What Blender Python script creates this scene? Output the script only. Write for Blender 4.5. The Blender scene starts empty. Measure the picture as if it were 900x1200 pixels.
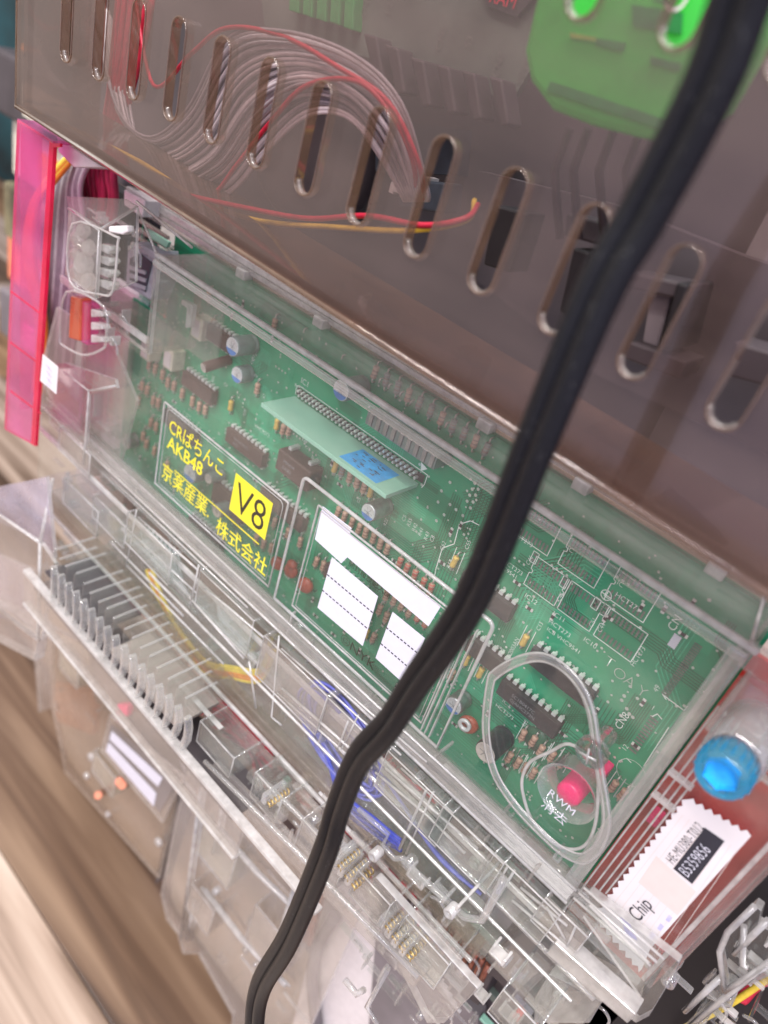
import bpy, bmesh, math, random
from mathutils import Vector, Matrix
random.seed(7)
S = 0.001                                   # everything below is measured in millimetres
# ------------------------------------------------------------------ camera
FPX = 879.0
cx = Vector((0.70802606, 0.53495303, -0.46100364))     # machine axes seen from the lens
cn = Vector((0.65626934, -0.25736053, 0.70927858))
cu = Vector((0.26078659, -0.80473028, -0.53329123))
CAM = Vector((0, -186, 0))
sc = bpy.context.scene
cd = bpy.data.cameras.new("camera")
cam = bpy.data.objects.new("camera", cd)
sc.collection.objects.link(cam)
cd.sensor_fit = 'HORIZONTAL'; cd.sensor_width = 36; cd.lens = FPX / 900 * 36
right = Vector((cx[0], cn[0], cu[0])); down = Vector((cx[1], cn[1], cu[1])); fwd = Vector((cx[2], cn[2], cu[2]))
M = Matrix((right, -down, -fwd)).transposed().to_4x4()
M.translation = CAM * S
cam.matrix_world = M
cd.clip_start = 0.005; cd.clip_end = 60
cd.dof.use_dof = True; cd.dof.focus_distance = 0.232; cd.dof.aperture_fstop = 12.5
sc.camera = cam

def Q(u, v, y):
    """point of the plane y (mm) that the photograph shows at pixel u, v"""
    r = Vector(((u - 450) / FPX, (v - 600) / FPX, 1))
    w = Vector((r.dot(cx), r.dot(cn), r.dot(cu)))
    return CAM + w * ((y - CAM.y) / w.y)

# ------------------------------------------------------------------ world and lamps
w = bpy.data.worlds.new("World"); sc.world = w; w.use_nodes = True
nt = w.node_tree; nt.nodes.clear()
wo = nt.nodes.new('ShaderNodeOutputWorld'); bg = nt.nodes.new('ShaderNodeBackground')
tc = nt.nodes.new('ShaderNodeTexCoord'); sx = nt.nodes.new('ShaderNodeSeparateXYZ')
rmp = nt.nodes.new('ShaderNodeValToRGB')
mr = nt.nodes.new('ShaderNodeMapRange'); mr.inputs[1].default_value = -1; mr.inputs[2].default_value = 1
nt.links.new(tc.outputs['Generated'], sx.inputs[0]); nt.links.new(sx.outputs['X'], mr.inputs[0]); nt.links.new(mr.outputs[0], rmp.inputs[0])
rmp.color_ramp.elements[0].position = .12; rmp.color_ramp.elements[1].position = .42
rmp.color_ramp.elements[0].color = (0.88, 0.79, 0.73, 1); rmp.color_ramp.elements[1].color = (0.58, 0.54, 0.78, 1)  # room light graded: left end brightened for wash-out, lavender to the right
nt.links.new(rmp.outputs[0], bg.inputs['Color']); bg.inputs['Strength'].default_value = 1.15
nt.links.new(bg.outputs[0], wo.inputs[0])

def lamp(name, loc, target, sx_, sy_, power, col=(1, .97, .95)):
    l = bpy.data.lights.new(name, 'AREA'); l.shape = 'RECTANGLE'; l.size = sx_; l.size_y = sy_; l.energy = power; l.color = col
    o = bpy.data.objects.new(name, l); sc.collection.objects.link(o)
    o.location = loc
    o.rotation_euler = (Vector(target) - Vector(loc)).to_track_quat('-Z', 'Y').to_euler()
    return o
lamp("ceiling_or_fill_lamp", (0.05, -0.85, 1.25), (-.16, 0, -.15), 1.5, .05, 17)
lamp("ceiling_or_fill_lamp", (-0.3, -1.1, 1.3), (-.12, 0, -.15), 1.5, .05, 22)
lamp("ceiling_or_fill_lamp", (-0.15, -0.28, 1.35), (-.12, 0, -.1), 1.5, .05, 24)
lamp("ceiling_or_fill_lamp", (0.25, -1.25, 0.75), (-.2, 0, -.15), 1.0, .5, 11)  # frontal softbox, added as fill to brighten the board
lamp("ceiling_or_fill_lamp", (1.1, -0.9, 1.0), (-.12, 0, -.15), 1.2, .06, 6, (.93, .93, 1))
sc.view_settings.view_transform = 'Standard'; sc.view_settings.look = 'None'; sc.view_settings.exposure = 0.0; sc.view_settings.gamma = 1
sc.render.engine = 'CYCLES'
cy = sc.cycles
cy.max_bounces = 10; cy.diffuse_bounces = 3; cy.glossy_bounces = 4; cy.transmission_bounces = 6; cy.transparent_max_bounces = 48
cy.caustics_reflective = False; cy.caustics_refractive = False; cy.use_denoising = True; cy.sample_clamp_indirect = 4

# ------------------------------------------------------------------ materials
MAT = {}
def node_mat(name):
    m = bpy.data.materials.new(name); m.use_nodes = True; m.node_tree.nodes.clear(); MAT[name] = m
    return m, m.node_tree
def solid(name, col, rough=.5, metal=0, noise=.12, scale=300, bump=.0, spec=.5, sub=None):
    m, n = node_mat(name); N = n.nodes.new; L = n.links.new
    out = N('ShaderNodeOutputMaterial'); p = N('ShaderNodeBsdfPrincipled'); L(p.outputs[0], out.inputs[0])
    t = N('ShaderNodeTexCoord'); nz = N('ShaderNodeTexNoise'); nz.inputs['Scale'].default_value = scale; nz.inputs['Detail'].default_value = 4
    L(t.outputs['Object'], nz.inputs['Vector'])
    r = N('ShaderNodeValToRGB'); L(nz.outputs['Fac'], r.inputs[0])
    a = [max(0, c * (1 - noise * 1.6)) for c in col]; b = [min(1, c * (1 + noise)) for c in col]
    r.color_ramp.elements[0].position = .3; r.color_ramp.elements[1].position = .7
    r.color_ramp.elements[0].color = (*a, 1); r.color_ramp.elements[1].color = (*b, 1)
    L(r.outputs[0], p.inputs['Base Color']); p.inputs['Roughness'].default_value = rough; p.inputs['Metallic'].default_value = metal
    p.inputs['Specular IOR Level'].default_value = spec
    if bump:
        bp = N('ShaderNodeBump'); bp.inputs['Strength'].default_value = bump; bp.inputs['Distance'].default_value = .0003
        L(nz.outputs['Fac'], bp.inputs['Height']); L(bp.outputs[0], p.inputs['Normal'])
    return m
def clear(name, tint=(.96, .97, .96), milk=.05, milkcol=(.8, .8, .8), rough=.06, ior=1.5, facing=0.0, bump=.15, bscale=60, gloss=(1, 1, 1)):
    """see-through plastic: tinted transmission, diffuse milk for haze and reflected wash, Fresnel gloss"""
    m, n = node_mat(name); N = n.nodes.new; L = n.links.new
    out = N('ShaderNodeOutputMaterial'); tr = N('ShaderNodeBsdfTransparent'); tr.inputs[0].default_value = (*tint, 1)
    df = N('ShaderNodeBsdfDiffuse'); df.inputs[0].default_value = (*milkcol, 1)
    tl = N('ShaderNodeBsdfTranslucent'); tl.inputs[0].default_value = (*milkcol, 1)
    md = N('ShaderNodeMixShader'); md.inputs[0].default_value = .5; L(df.outputs[0], md.inputs[1]); L(tl.outputs[0], md.inputs[2])
    m1 = N('ShaderNodeMixShader'); L(tr.outputs[0], m1.inputs[1]); L(md.outputs[0], m1.inputs[2])
    t = N('ShaderNodeTexCoord'); nz = N('ShaderNodeTexNoise'); nz.inputs['Scale'].default_value = bscale; nz.inputs['Detail'].default_value = 3
    L(t.outputs['Object'], nz.inputs['Vector'])
    bp = N('ShaderNodeBump'); bp.inputs['Strength'].default_value = bump; bp.inputs['Distance'].default_value = .0005; L(nz.outputs['Fac'], bp.inputs['Height'])
    mm = N('ShaderNodeMapRange'); mm.inputs[1].default_value = .3; mm.inputs[2].default_value = .75
    mm.inputs[3].default_value = milk * .65; mm.inputs[4].default_value = milk * 1.4
    L(nz.outputs['Fac'], mm.inputs[0])
    if facing:
        lw = N('ShaderNodeLayerWeight'); lw.inputs[0].default_value = .35
        ma = N('ShaderNodeMath'); ma.operation = 'MULTIPLY_ADD'; ma.inputs[1].default_value = facing; L(lw.outputs['Facing'], ma.inputs[0]); L(mm.outputs[0], ma.inputs[2]); ma.use_clamp = True
        L(ma.outputs[0], m1.inputs[0])
    else:
        L(mm.outputs[0], m1.inputs[0])
    gl = N('ShaderNodeBsdfGlossy'); gl.inputs['Roughness'].default_value = rough; gl.inputs[0].default_value = (*gloss, 1); L(bp.outputs[0], gl.inputs['Normal'])
    fr = N('ShaderNodeFresnel'); L(bp.outputs[0], fr.inputs['Normal'])
    ge = N('ShaderNodeNewGeometry'); pw = N('ShaderNodeMapRange'); pw.inputs[3].default_value = ior; pw.inputs[4].default_value = 1 / ior
    L(ge.outputs['Backfacing'], pw.inputs[0]); L(pw.outputs[0], fr.inputs[0])       # thin wall: same reflection from both sides
    m2 = N('ShaderNodeMixShader'); L(fr.outputs[0], m2.inputs[0]); L(m1.outputs[0], m2.inputs[1]); L(gl.outputs[0], m2.inputs[2])
    L(m2.outputs[0], out.inputs[0])
    return m
def glass(name, col=(.97, .98, .97), rough=.05, ior=1.45):
    m, n = node_mat(name); N = n.nodes.new
    out = N('ShaderNodeOutputMaterial'); g = N('ShaderNodeBsdfGlass'); g.inputs[0].default_value = (*col, 1); g.inputs['Roughness'].default_value = rough; g.inputs['IOR'].default_value = ior
    tr = N('ShaderNodeBsdfTransparent'); mx = N('ShaderNodeMixShader'); mx.inputs[0].default_value = .35
    n.links.new(g.outputs[0], mx.inputs[1]); n.links.new(tr.outputs[0], mx.inputs[2]); n.links.new(mx.outputs[0], out.inputs[0])
    return m
clear('clear', ior=1.55, milk=.042, tint=(.97, .985, .975))
clear('clear_milky', milk=.16, milkcol=(.78, .74, .72), rough=.12, tint=(.93, .92, .9))
clear('clear_edge', milk=.52, milkcol=(.86, .84, .82), rough=.12, tint=(.9, .9, .89), ior=1.7, bscale=200)  # edges whitened in colour for the brightness of refracted light
clear('clear_rod', milk=.08, facing=.55, milkcol=(.85, .84, .83), rough=.08, ior=1.9, bump=.3, bscale=150)
clear('clear_beige', milk=.17, milkcol=(.68, .60, .52), rough=.15, tint=(.85, .8, .74))
clear('smoke', tint=(.76, .68, .67), milk=.115, milkcol=(.31, .235, .205), rough=.07, ior=1.5, bump=.08, bscale=14)  # milk also paints the haze of reflected room light
clear('smoke_edge', tint=(.5, .42, .38), milk=.32, milkcol=(.46, .29, .18), rough=.08, ior=1.8, bscale=90)
clear('pink_clear', tint=(.99, .50, .78), milk=.26, milkcol=(.98, .28, .62), rough=.08)
clear('pink_edge', tint=(.9, .02, .08), milk=.75, milkcol=(.93, .02, .14), rough=.15)
clear('green_clear', tint=(.3, .95, .35), milk=.95, milkcol=(.12, 1.0, .16), rough=.2)
clear('blue_clear', tint=(.35, .82, .95), milk=.30, milkcol=(.05, .55, .85), rough=.06, facing=.35)
clear('red_clear', tint=(.9, .3, .2), milk=.35, milkcol=(.8, .25, .15), rough=.1)
clear('orange_clear', tint=(.95, .6, .5), milk=.5, milkcol=(.85, .22, .10), rough=.1)
clear('amber_clear', tint=(.95, .7, .5), milk=.5, milkcol=(.80, .42, .22), rough=.12)
clear('lavender_clear', tint=(.93, .91, .97), milk=.32, milkcol=(.8, .76, .88), rough=.08)
def streaks(m, sc_=(6, 1, 60), amt=.5):
    n = m.node_tree; mr_ = [x for x in n.nodes if x.type == 'MAP_RANGE' and x.inputs[2].default_value == .75][0]; nz = mr_.inputs[0].links[0].from_node
    mp = n.nodes.new('ShaderNodeMapping'); mp.inputs['Scale'].default_value = sc_; mp.inputs['Rotation'].default_value = (0, .5, 0)
    t = [x for x in n.nodes if x.type == 'TEX_COORD'][0]; n.links.new(t.outputs['Object'], mp.inputs['Vector'])
    n2 = n.nodes.new('ShaderNodeTexNoise'); n2.inputs['Scale'].default_value = 1.2; n2.inputs['Detail'].default_value = 7; n.links.new(mp.outputs[0], n2.inputs['Vector']); n.links.new(n2.outputs['Fac'], mr_.inputs[0])
    mr_.inputs[3].default_value *= 1 - amt * .6; mr_.inputs[4].default_value *= 1 + amt
streaks(MAT['smoke'], (7, 1, 40), .75)
glass('glass_plastic')
solid('ic_black', (.040, .030, .032), .55, noise=.2, scale=900, bump=.15)
solid('ic_brown', (.075, .040, .034), .5, noise=.2, scale=900)
solid('pin_metal', (.80, .79, .77), .3, .35, noise=.1)
solid('dull_metal', (.42, .42, .43), .35, .9, noise=.15)
solid('lead_metal', (.72, .66, .62), .3, .8, noise=.1)
solid('pad_metal', (.20, .22, .20), .4, .4, noise=.25, scale=1500)
solid('via_metal', (.62, .70, .64), .35, .5, noise=.1)
solid('silk', (.88, .95, .90), .6, noise=.06)
solid('cap_grey', (.22, .27, .26), .3, .2)
solid('cap_black', (.015, .014, .016), .3)
solid('cap_brown', (.085, .04, .03), .35)
solid('cap_top', (.74, .74, .75), .35, .25, noise=.06)
solid('cap_top_tan', (.62, .53, .48), .4, .1)
solid('cap_blue', (.08, .22, .55), .4)
solid('resistor_peach', (.55, .33, .24), .45)
solid('resistor_band', (.22, .10, .07), .5)
solid('resistor_red', (.55, .10, .07), .5)
solid('resistor_yellow', (.66, .44, .10), .4)
solid('disc_red', (.42, .085, .045), .35)
solid('cream', (.72, .68, .55), .5)
solid('riser_green', (.27, .52, .40), .5, noise=.06, scale=60)
solid('riser_edge', (.33, .56, .42), .6)
solid('sticker_blue', (.02, .36, .78), .55, noise=.18, scale=260)
solid('ink_dark', (.02, .02, .03), .6)
solid('ink_grey', (.25, .24, .25), .6)
solid('ink_lilac', (.48, .46, .72), .6)
solid('white_print', (.66, .66, .74), .5, noise=.02)
solid('sticker_white', (.66, .62, .63), .55, noise=.03, scale=80)
solid('sticker_square', (.64, .55, .52), .5, noise=.02)
solid('yellow_print', (.80, .72, .04), .5, noise=.05)
solid('black_print', (.035, .03, .02), .5)
solid('cord_rubber', (.0045, .005, .007), .40, noise=.5, scale=2200, bump=.2, spec=.3)
solid('wire_grey', (.72, .70, .72), .45, noise=.1)
solid('wire_mid', (.40, .38, .40), .45, noise=.1)
solid('wire_red', (.62, .02, .06), .4)
solid('wire_crimson', (.36, .01, .06), .45)
solid('wire_yellow', (.82, .60, .06), .4)
solid('wire_orange', (.82, .28, .03), .4)
solid('wire_blue', (.01, .05, .70), .4)
solid('wire_navy', (.15, .16, .60), .4)
solid('wire_lilac', (.20, .16, .19), .5)
solid('jack_grey', (.30, .32, .36), .45)
solid('jack_dark', (.03, .04, .055), .5)
solid('pcb_red', (.50, .022, .015), .35, noise=.3, scale=50)
solid('pcb_dim', (.12, .15, .13), .5, noise=.3, scale=40)
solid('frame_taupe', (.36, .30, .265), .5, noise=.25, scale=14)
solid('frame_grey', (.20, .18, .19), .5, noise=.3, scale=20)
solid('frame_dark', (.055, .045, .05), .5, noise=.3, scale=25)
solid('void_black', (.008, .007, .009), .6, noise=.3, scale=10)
solid('inner_beige', (.33, .26, .19), .5, noise=.3, scale=16)
solid('lens_pink', (1, .02, .18), .25, noise=.04)
solid('white_plastic', (.72, .68, .68), .4, noise=.04)
solid('orange_lever', (.78, .16, .04), .4)
solid('orange_pale', (.80, .26, .14), .5)
solid('brass', (.62, .45, .18), .3, .8)
solid('copper', (.30, .11, .07), .4, .5, noise=.35, scale=500)
solid('teal_wall', (.008, .075, .085), .7, noise=.5, scale=8)
solid('box_olive', (.25, .22, .12), .7, noise=.6, scale=18)
solid('green_dark', (.03, .33, .08), .4)
solid('green_lime', (.40, .72, .12), .4)

def dust(m, col, scale=900, size=.13):
    n = m.node_tree; p = [x for x in n.nodes if x.type == 'BSDF_PRINCIPLED'][0]; src = p.inputs['Base Color'].links[0].from_socket; t = [x for x in n.nodes if x.type == 'TEX_COORD'][0]
    v = n.nodes.new('ShaderNodeTexVoronoi'); v.inputs['Scale'].default_value = scale; n.links.new(t.outputs['Object'], v.inputs['Vector'])
    c = n.nodes.new('ShaderNodeMath'); c.operation = 'LESS_THAN'; c.inputs[1].default_value = size; n.links.new(v.outputs['Distance'], c.inputs[0])
    z = n.nodes.new('ShaderNodeTexNoise'); z.inputs['Scale'].default_value = 180; n.links.new(t.outputs['Object'], z.inputs['Vector'])
    d = n.nodes.new('ShaderNodeMath'); d.operation = 'GREATER_THAN'; d.inputs[1].default_value = .56; n.links.new(z.outputs['Fac'], d.inputs[0])
    e = n.nodes.new('ShaderNodeMath'); e.operation = 'MULTIPLY'; n.links.new(c.outputs[0], e.inputs[0]); n.links.new(d.outputs[0], e.inputs[1])
    mx = n.nodes.new('ShaderNodeMix'); mx.data_type = 'RGBA'; n.links.new(e.outputs[0], mx.inputs['Factor']); n.links.new(src, mx.inputs['A']); mx.inputs['B'].default_value = (*col, 1); n.links.new(mx.outputs['Result'], p.inputs['Base Color'])
dust(MAT['cord_rubber'], (.16, .16, .16), 1100, .11); dust(MAT['ic_black'], (.3, .3, .28), 1200, .1)
def pcb():
    m, n = node_mat('pcb_green'); N = n.nodes.new; L = n.links.new
    out = N('ShaderNodeOutputMaterial'); p = N('ShaderNodeBsdfPrincipled'); L(p.outputs[0], out.inputs[0])
    t = N('ShaderNodeTexCoord')
    v = N('ShaderNodeTexVoronoi'); v.distance = 'MANHATTAN'; v.inputs['Scale'].default_value = 55; L(t.outputs['Object'], v.inputs['Vector'])
    r = N('ShaderNodeValToRGB'); L(v.outputs['Color'], r.inputs[0])
    r.color_ramp.elements[0].color = (.008, .19, .085, 1); r.color_ramp.elements[1].color = (.014, .36, .165, 1)
    e = r.color_ramp.elements.new(.6); e.color = (.010, .27, .12, 1); r.color_ramp.interpolation = 'LINEAR'
    nz = N('ShaderNodeTexNoise'); nz.inputs['Scale'].default_value = 22; nz.inputs['Detail'].default_value = 5; L(t.outputs['Object'], nz.inputs['Vector'])
    mx = N('ShaderNodeMix'); mx.data_type = 'RGBA'; mx.blend_type = 'MIX'; L(nz.outputs['Fac'], mx.inputs['Factor']); L(r.outputs[0], mx.inputs['A']); mx.inputs['B'].default_value = (.014, .34, .17, 1)
    L(mx.outputs['Result'], p.inputs['Base Color']); p.inputs['Roughness'].default_value = .36
pcb()
solid('trace_green', (.05, .50, .27), .35, noise=.15)
solid('trace_dark', (.006, .12, .055), .35, noise=.15)

def wood(name, a, b, c, rough=.33):
    m, n = node_mat(name); N = n.nodes.new; L = n.links.new
    out = N('ShaderNodeOutputMaterial'); p = N('ShaderNodeBsdfPrincipled'); L(p.outputs[0], out.inputs[0])
    t = N('ShaderNodeTexCoord'); mp = N('ShaderNodeMapping'); L(t.outputs['Object'], mp.inputs['Vector']); mp.inputs['Scale'].default_value = (3.0, 52, 1)
    nz = N('ShaderNodeTexNoise'); nz.inputs['Scale'].default_value = 1.0; nz.inputs['Detail'].default_value = 8; nz.inputs['Distortion'].default_value = .8; L(mp.outputs[0], nz.inputs['Vector'])
    r = N('ShaderNodeValToRGB'); L(nz.outputs['Fac'], r.inputs[0])
    r.color_ramp.elements[0].position = .3; r.color_ramp.elements[1].position = .7
    r.color_ramp.elements[0].color = (*a, 1); r.color_ramp.elements[1].color = (*c, 1)
    e = r.color_ramp.elements.new(.5); e.color = (*b, 1)
    L(r.outputs[0], p.inputs['Base Color']); p.inputs['Roughness'].default_value = rough
    bp = N('ShaderNodeBump'); bp.inputs['Strength'].default_value = .3; bp.inputs['Distance'].default_value = .001; L(nz.outputs['Fac'], bp.inputs['Height']); L(bp.outputs[0], p.inputs['Normal'])
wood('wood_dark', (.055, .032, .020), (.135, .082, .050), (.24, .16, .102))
wood('wood_pale', (.17, .115, .078), (.38, .285, .215), (.54, .435, .345))
wood('wood_mid', (.13, .07, .035), (.28, .165, .085), (.40, .25, .14))

# ------------------------------------------------------------------ builders
class MB:
    def __init__(s): s.v = []; s.f = []; s.m = []; s.smooth = []
    def add(s, vs, fs, m=0, sm=False):
        b = len(s.v); s.v += [Vector(v) for v in vs]
        for i, f in enumerate(fs):
            s.f.append([b + k for k in f]); s.m.append(m[i] if isinstance(m, list) else m); s.smooth.append(sm)
        return s
    def box(s, x0, x1, y0, y1, z0, z1, m=0):
        x0, x1 = min(x0, x1), max(x0, x1); y0, y1 = min(y0, y1), max(y0, y1); z0, z1 = min(z0, z1), max(z0, z1)
        vs = [(x, y, z) for x in (x0, x1) for y in (y0, y1) for z in (z0, z1)]
        return s.add(vs, [(0, 1, 3, 2), (4, 6, 7, 5), (0, 4, 5, 1), (2, 3, 7, 6), (0, 2, 6, 4), (1, 5, 7, 3)], m)
    def prism(s, pts, depth, m=0, me=None):
        """front outline pts (all at their own y), pushed back by depth (mm, vector or number)"""
        d = Vector((0, depth, 0)) if not isinstance(depth, Vector) else depth
        pts = [Vector(p) for p in pts]; n = len(pts)
        area = sum(pts[i].x * pts[(i + 1) % n].z - pts[(i + 1) % n].x * pts[i].z for i in range(n))
        if area < 0: pts.reverse()
        me = m if me is None else me
        vs = pts + [p + d for p in pts]
        return s.add(vs, [list(range(n)), list(range(2 * n - 1, n - 1, -1))] + [(i + n, (i + n - 0) if 0 else (i + 1) % n + n, (i + 1) % n, i) for i in range(n)], [m, m] + [me] * n)
    def tube(s, path, r, seg=8, m=0, closed=False, cap=True, flat=1.0):
        path = [Vector(p) for p in path]; n = len(path); rings = []
        t0 = (path[1] - path[0]).normalized()
        up = Vector((0, 1, 0)) if abs(t0.y) < .9 else Vector((1, 0, 0))
        for i, p in enumerate(path):
            if closed: t = path[(i + 1) % n] - path[i - 1]
            else: t = path[min(i + 1, n - 1)] - path[max(i - 1, 0)]
            if t.length < 1e-9: t = t0
            t.normalize(); a = up - t * up.dot(t); a.normalize(); b = t.cross(a); up = a
            rr = r[i] if isinstance(r, (list, tuple)) else r
            rings.append([p + a * math.cos(k * math.tau / seg) * rr * flat + b * math.sin(k * math.tau / seg) * rr for k in range(seg)])
        vs = [q for R in rings for q in R]; fs = []
        for i in range(n if closed else n - 1):
            j = (i + 1) % n
            for k in range(seg): fs.append((i * seg + k, i * seg + (k + 1) % seg, j * seg + (k + 1) % seg, j * seg + k))
        s.add(vs, fs, m, True)
        if cap and not closed:
            b = len(s.v) - len(vs)
            s.f.append([b + k for k in range(seg)][::-1]); s.m.append(m); s.smooth.append(False)
            s.f.append([b + (n - 1) * seg + k for k in range(seg)]); s.m.append(m); s.smooth.append(False)
        return s
    def cyl(s, p0, p1, r, seg=20, m=0, mtop=None):
        s.tube([p0, p1], r, seg, m)
        if mtop is not None: s.m[-2] = mtop
        return s
    def lathe(s, p0, axis, prof, seg=28, m=0, sm=True):
        """prof = [(radius, distance along the axis)]"""
        p0 = Vector(p0); ax = Vector(axis).normalized(); a = ax.orthogonal().normalized(); b = ax.cross(a)
        vs = [p0 + ax * h + (a * math.cos(k * math.tau / seg) + b * math.sin(k * math.tau / seg)) * max(r, 1e-3) for r, h in prof for k in range(seg)]
        fs = [(i * seg + k, i * seg + (k + 1) % seg, (i + 1) * seg + (k + 1) % seg, (i + 1) * seg + k) for i in range(len(prof) - 1) for k in range(seg)]
        mm = [m[i] if isinstance(m, list) else m for i in range(len(prof) - 1) for k in range(seg)]
        return s.add(vs, fs, mm, sm)
    def quad(s, a, b, c, d, m=0): return s.add([a, b, c, d], [(0, 1, 2, 3)], m)
    def mesh(s, name, mats, origin=Vector((0, 0, 0))):
        me = bpy.data.meshes.new(name)
        me.from_pydata([(v - origin) * S for v in s.v], [], s.f)
        for k in (mats if isinstance(mats, (list, tuple)) else [mats]): me.materials.append(MAT[k])
        for p, k, sm in zip(me.polygons, s.m, s.smooth): p.material_index = k; p.use_smooth = sm
        bm = bmesh.new(); bm.from_mesh(me); bmesh.ops.recalc_face_normals(bm, faces=bm.faces); bm.to_mesh(me); bm.free()
        return me
    def build(s, name, mats, parent=None, bevel=0, bseg=2):
        org = WP(parent)
        o = bpy.data.objects.new(name, s.mesh(name, mats, org)); sc.collection.objects.link(o)
        if parent: o.parent = parent
        WPOS[o.name] = org
        if bevel:
            b = o.modifiers.new('bevel', 'BEVEL'); b.width = bevel * S; b.segments = bseg; b.limit_method = 'ANGLE'; b.angle_limit = .6; b.harden_normals = False
        return o
WPOS = {}
def WP(o):
    return WPOS.get(o.name, Vector((0, 0, 0))) if o else Vector((0, 0, 0))
def tag(o, label=None, cat=None, group=None, kind=None):
    if label: o['label'] = label
    if cat: o['category'] = cat
    if group: o['group'] = group
    if kind: o['kind'] = kind
    return o
def thing(name, loc, label, cat, group=None):
    o = bpy.data.objects.new(name, None); sc.collection.objects.link(o); o.empty_display_size = .01
    o.location = Vector(loc) * S; WPOS[o.name] = Vector(loc)
    return tag(o, label, cat, group)
def piece(name, me, parent, loc=(0, 0, 0), rot=None, scale=None):
    """object sharing a mesh; loc in mm, absolute"""
    o = bpy.data.objects.new(name, me); sc.collection.objects.link(o); o.parent = parent
    o.location = (Vector(loc) - WP(parent)) * S; WPOS[o.name] = Vector(loc)
    if rot: o.rotation_euler = rot
    if scale: o.scale = scale
    return o
def catmull(P, k=8, closed=False):
    P = [Vector(p) for p in P]; n = len(P); out = []
    for i in range(n if closed else n - 1):
        if closed: a, b, c, d = P[i - 1], P[i], P[(i + 1) % n], P[(i + 2) % n]
        else: a, b, c, d = P[max(i - 1, 0)], P[i], P[i + 1], P[min(i + 2, n - 1)]
        for j in range(k):
            t = j / k
            out.append(.5 * ((2 * b) + (c - a) * t + (2 * a - 5 * b + 4 * c - d) * t * t + (3 * b - a - 3 * c + d) * t ** 3))
    if not closed: out.append(P[-1])
    return out
def text(s, pos, d, size, mat, parent, name='printed_text', thick=0.0, stretch=1.0, space=1.0, shear=0.0):
    cu_ = bpy.data.curves.new('t', 'FONT'); cu_.body = s; cu_.size = size * 1.42 * S; cu_.offset = thick * S; cu_.space_character = space; cu_.resolution_u = 3; cu_.shear = shear
    o = bpy.data.objects.new('t', cu_); sc.collection.objects.link(o)
    bpy.context.view_layer.update()
    me = bpy.data.meshes.new_from_object(o.evaluated_get(bpy.context.evaluated_depsgraph_get()))
    bpy.data.objects.remove(o); bpy.data.curves.remove(cu_)
    me.name = name
    R = Matrix(((1, 0, 0), (0, 0, -1), (0, 1, 0))) if d == 'x' else Matrix(((0, -1, 0), (0, 0, -1), (1, 0, 0)))
    R = R.to_4x4() @ Matrix.Diagonal((stretch, 1, 1, 1))
    me.transform(R); me.materials.clear(); me.materials.append(MAT[mat])
    return piece(name, me, parent, pos)
def rect(p, q): return [Vector((p[0], p[1], p[2])), Vector((q[0], p[1], p[2])), Vector((q[0], p[1], q[2])), Vector((p[0], p[1], q[2]))]
def frame_bars(mb, x0, x1, z0, z1, y, t, d, m=0):
    mb.box(x0, x1, y, y + d, z1 - t, z1, m); mb.box(x0, x1, y, y + d, z0, z0 + t, m)
    mb.box(x0, x0 + t, y, y + d, z0 + t + .05, z1 - t - .05, m); mb.box(x1 - t, x1, y, y + d, z0 + t + .05, z1 - t - .05, m)
    return mb
def wire(name, pts, r, mat, parent=None, k=8, seg=8):
    return MB().tube(catmull(pts, k), r, seg).build(name, mat, parent)

# ------------------------------------------------------------------ the setting
FLOOR = -560
f = MB().box(-2500, 900, -1200, 1400, FLOOR - 40, FLOOR - 3); fl = f.build('floor', 'wood_dark'); tag(fl, kind='structure')
for i in range(16):
    y0 = -46 + (i - 6) * 104
    x0 = -2400 + (i * 377 + 520) % 700
    for k in range(3):
        xa = x0 + k * 1000; mt = 'wood_dark' if i in (6, 7) or (i + k) % 7 == 3 else ('wood_pale' if i < 6 or i % 3 else 'wood_mid')  # rows beside the machine: dark wood with its cast shadow in the colour
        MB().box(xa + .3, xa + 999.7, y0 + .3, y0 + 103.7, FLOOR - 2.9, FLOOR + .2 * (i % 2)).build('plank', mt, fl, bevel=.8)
wl = MB().box(-2500, -900, 700, 720, FLOOR, 900).build('wall', 'teal_wall'); tag(wl, kind='structure')

# ------------------------------------------------------------------ circuit board
board = thing('circuit_board', (-140, 0, -215), 'large green circuit board full of chips inside the clear case', 'circuit board')
MB().prism([(-281, 0, -214), (-1.5, 0, -214), (-1.5, 0, -92), (-256, 0, -92), (-256, 0, -129), (-281, 0, -129)], 1.6).build('substrate', 'pcb_green', board)
def B(u, v, y=0): return Q(u, v, y)
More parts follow.
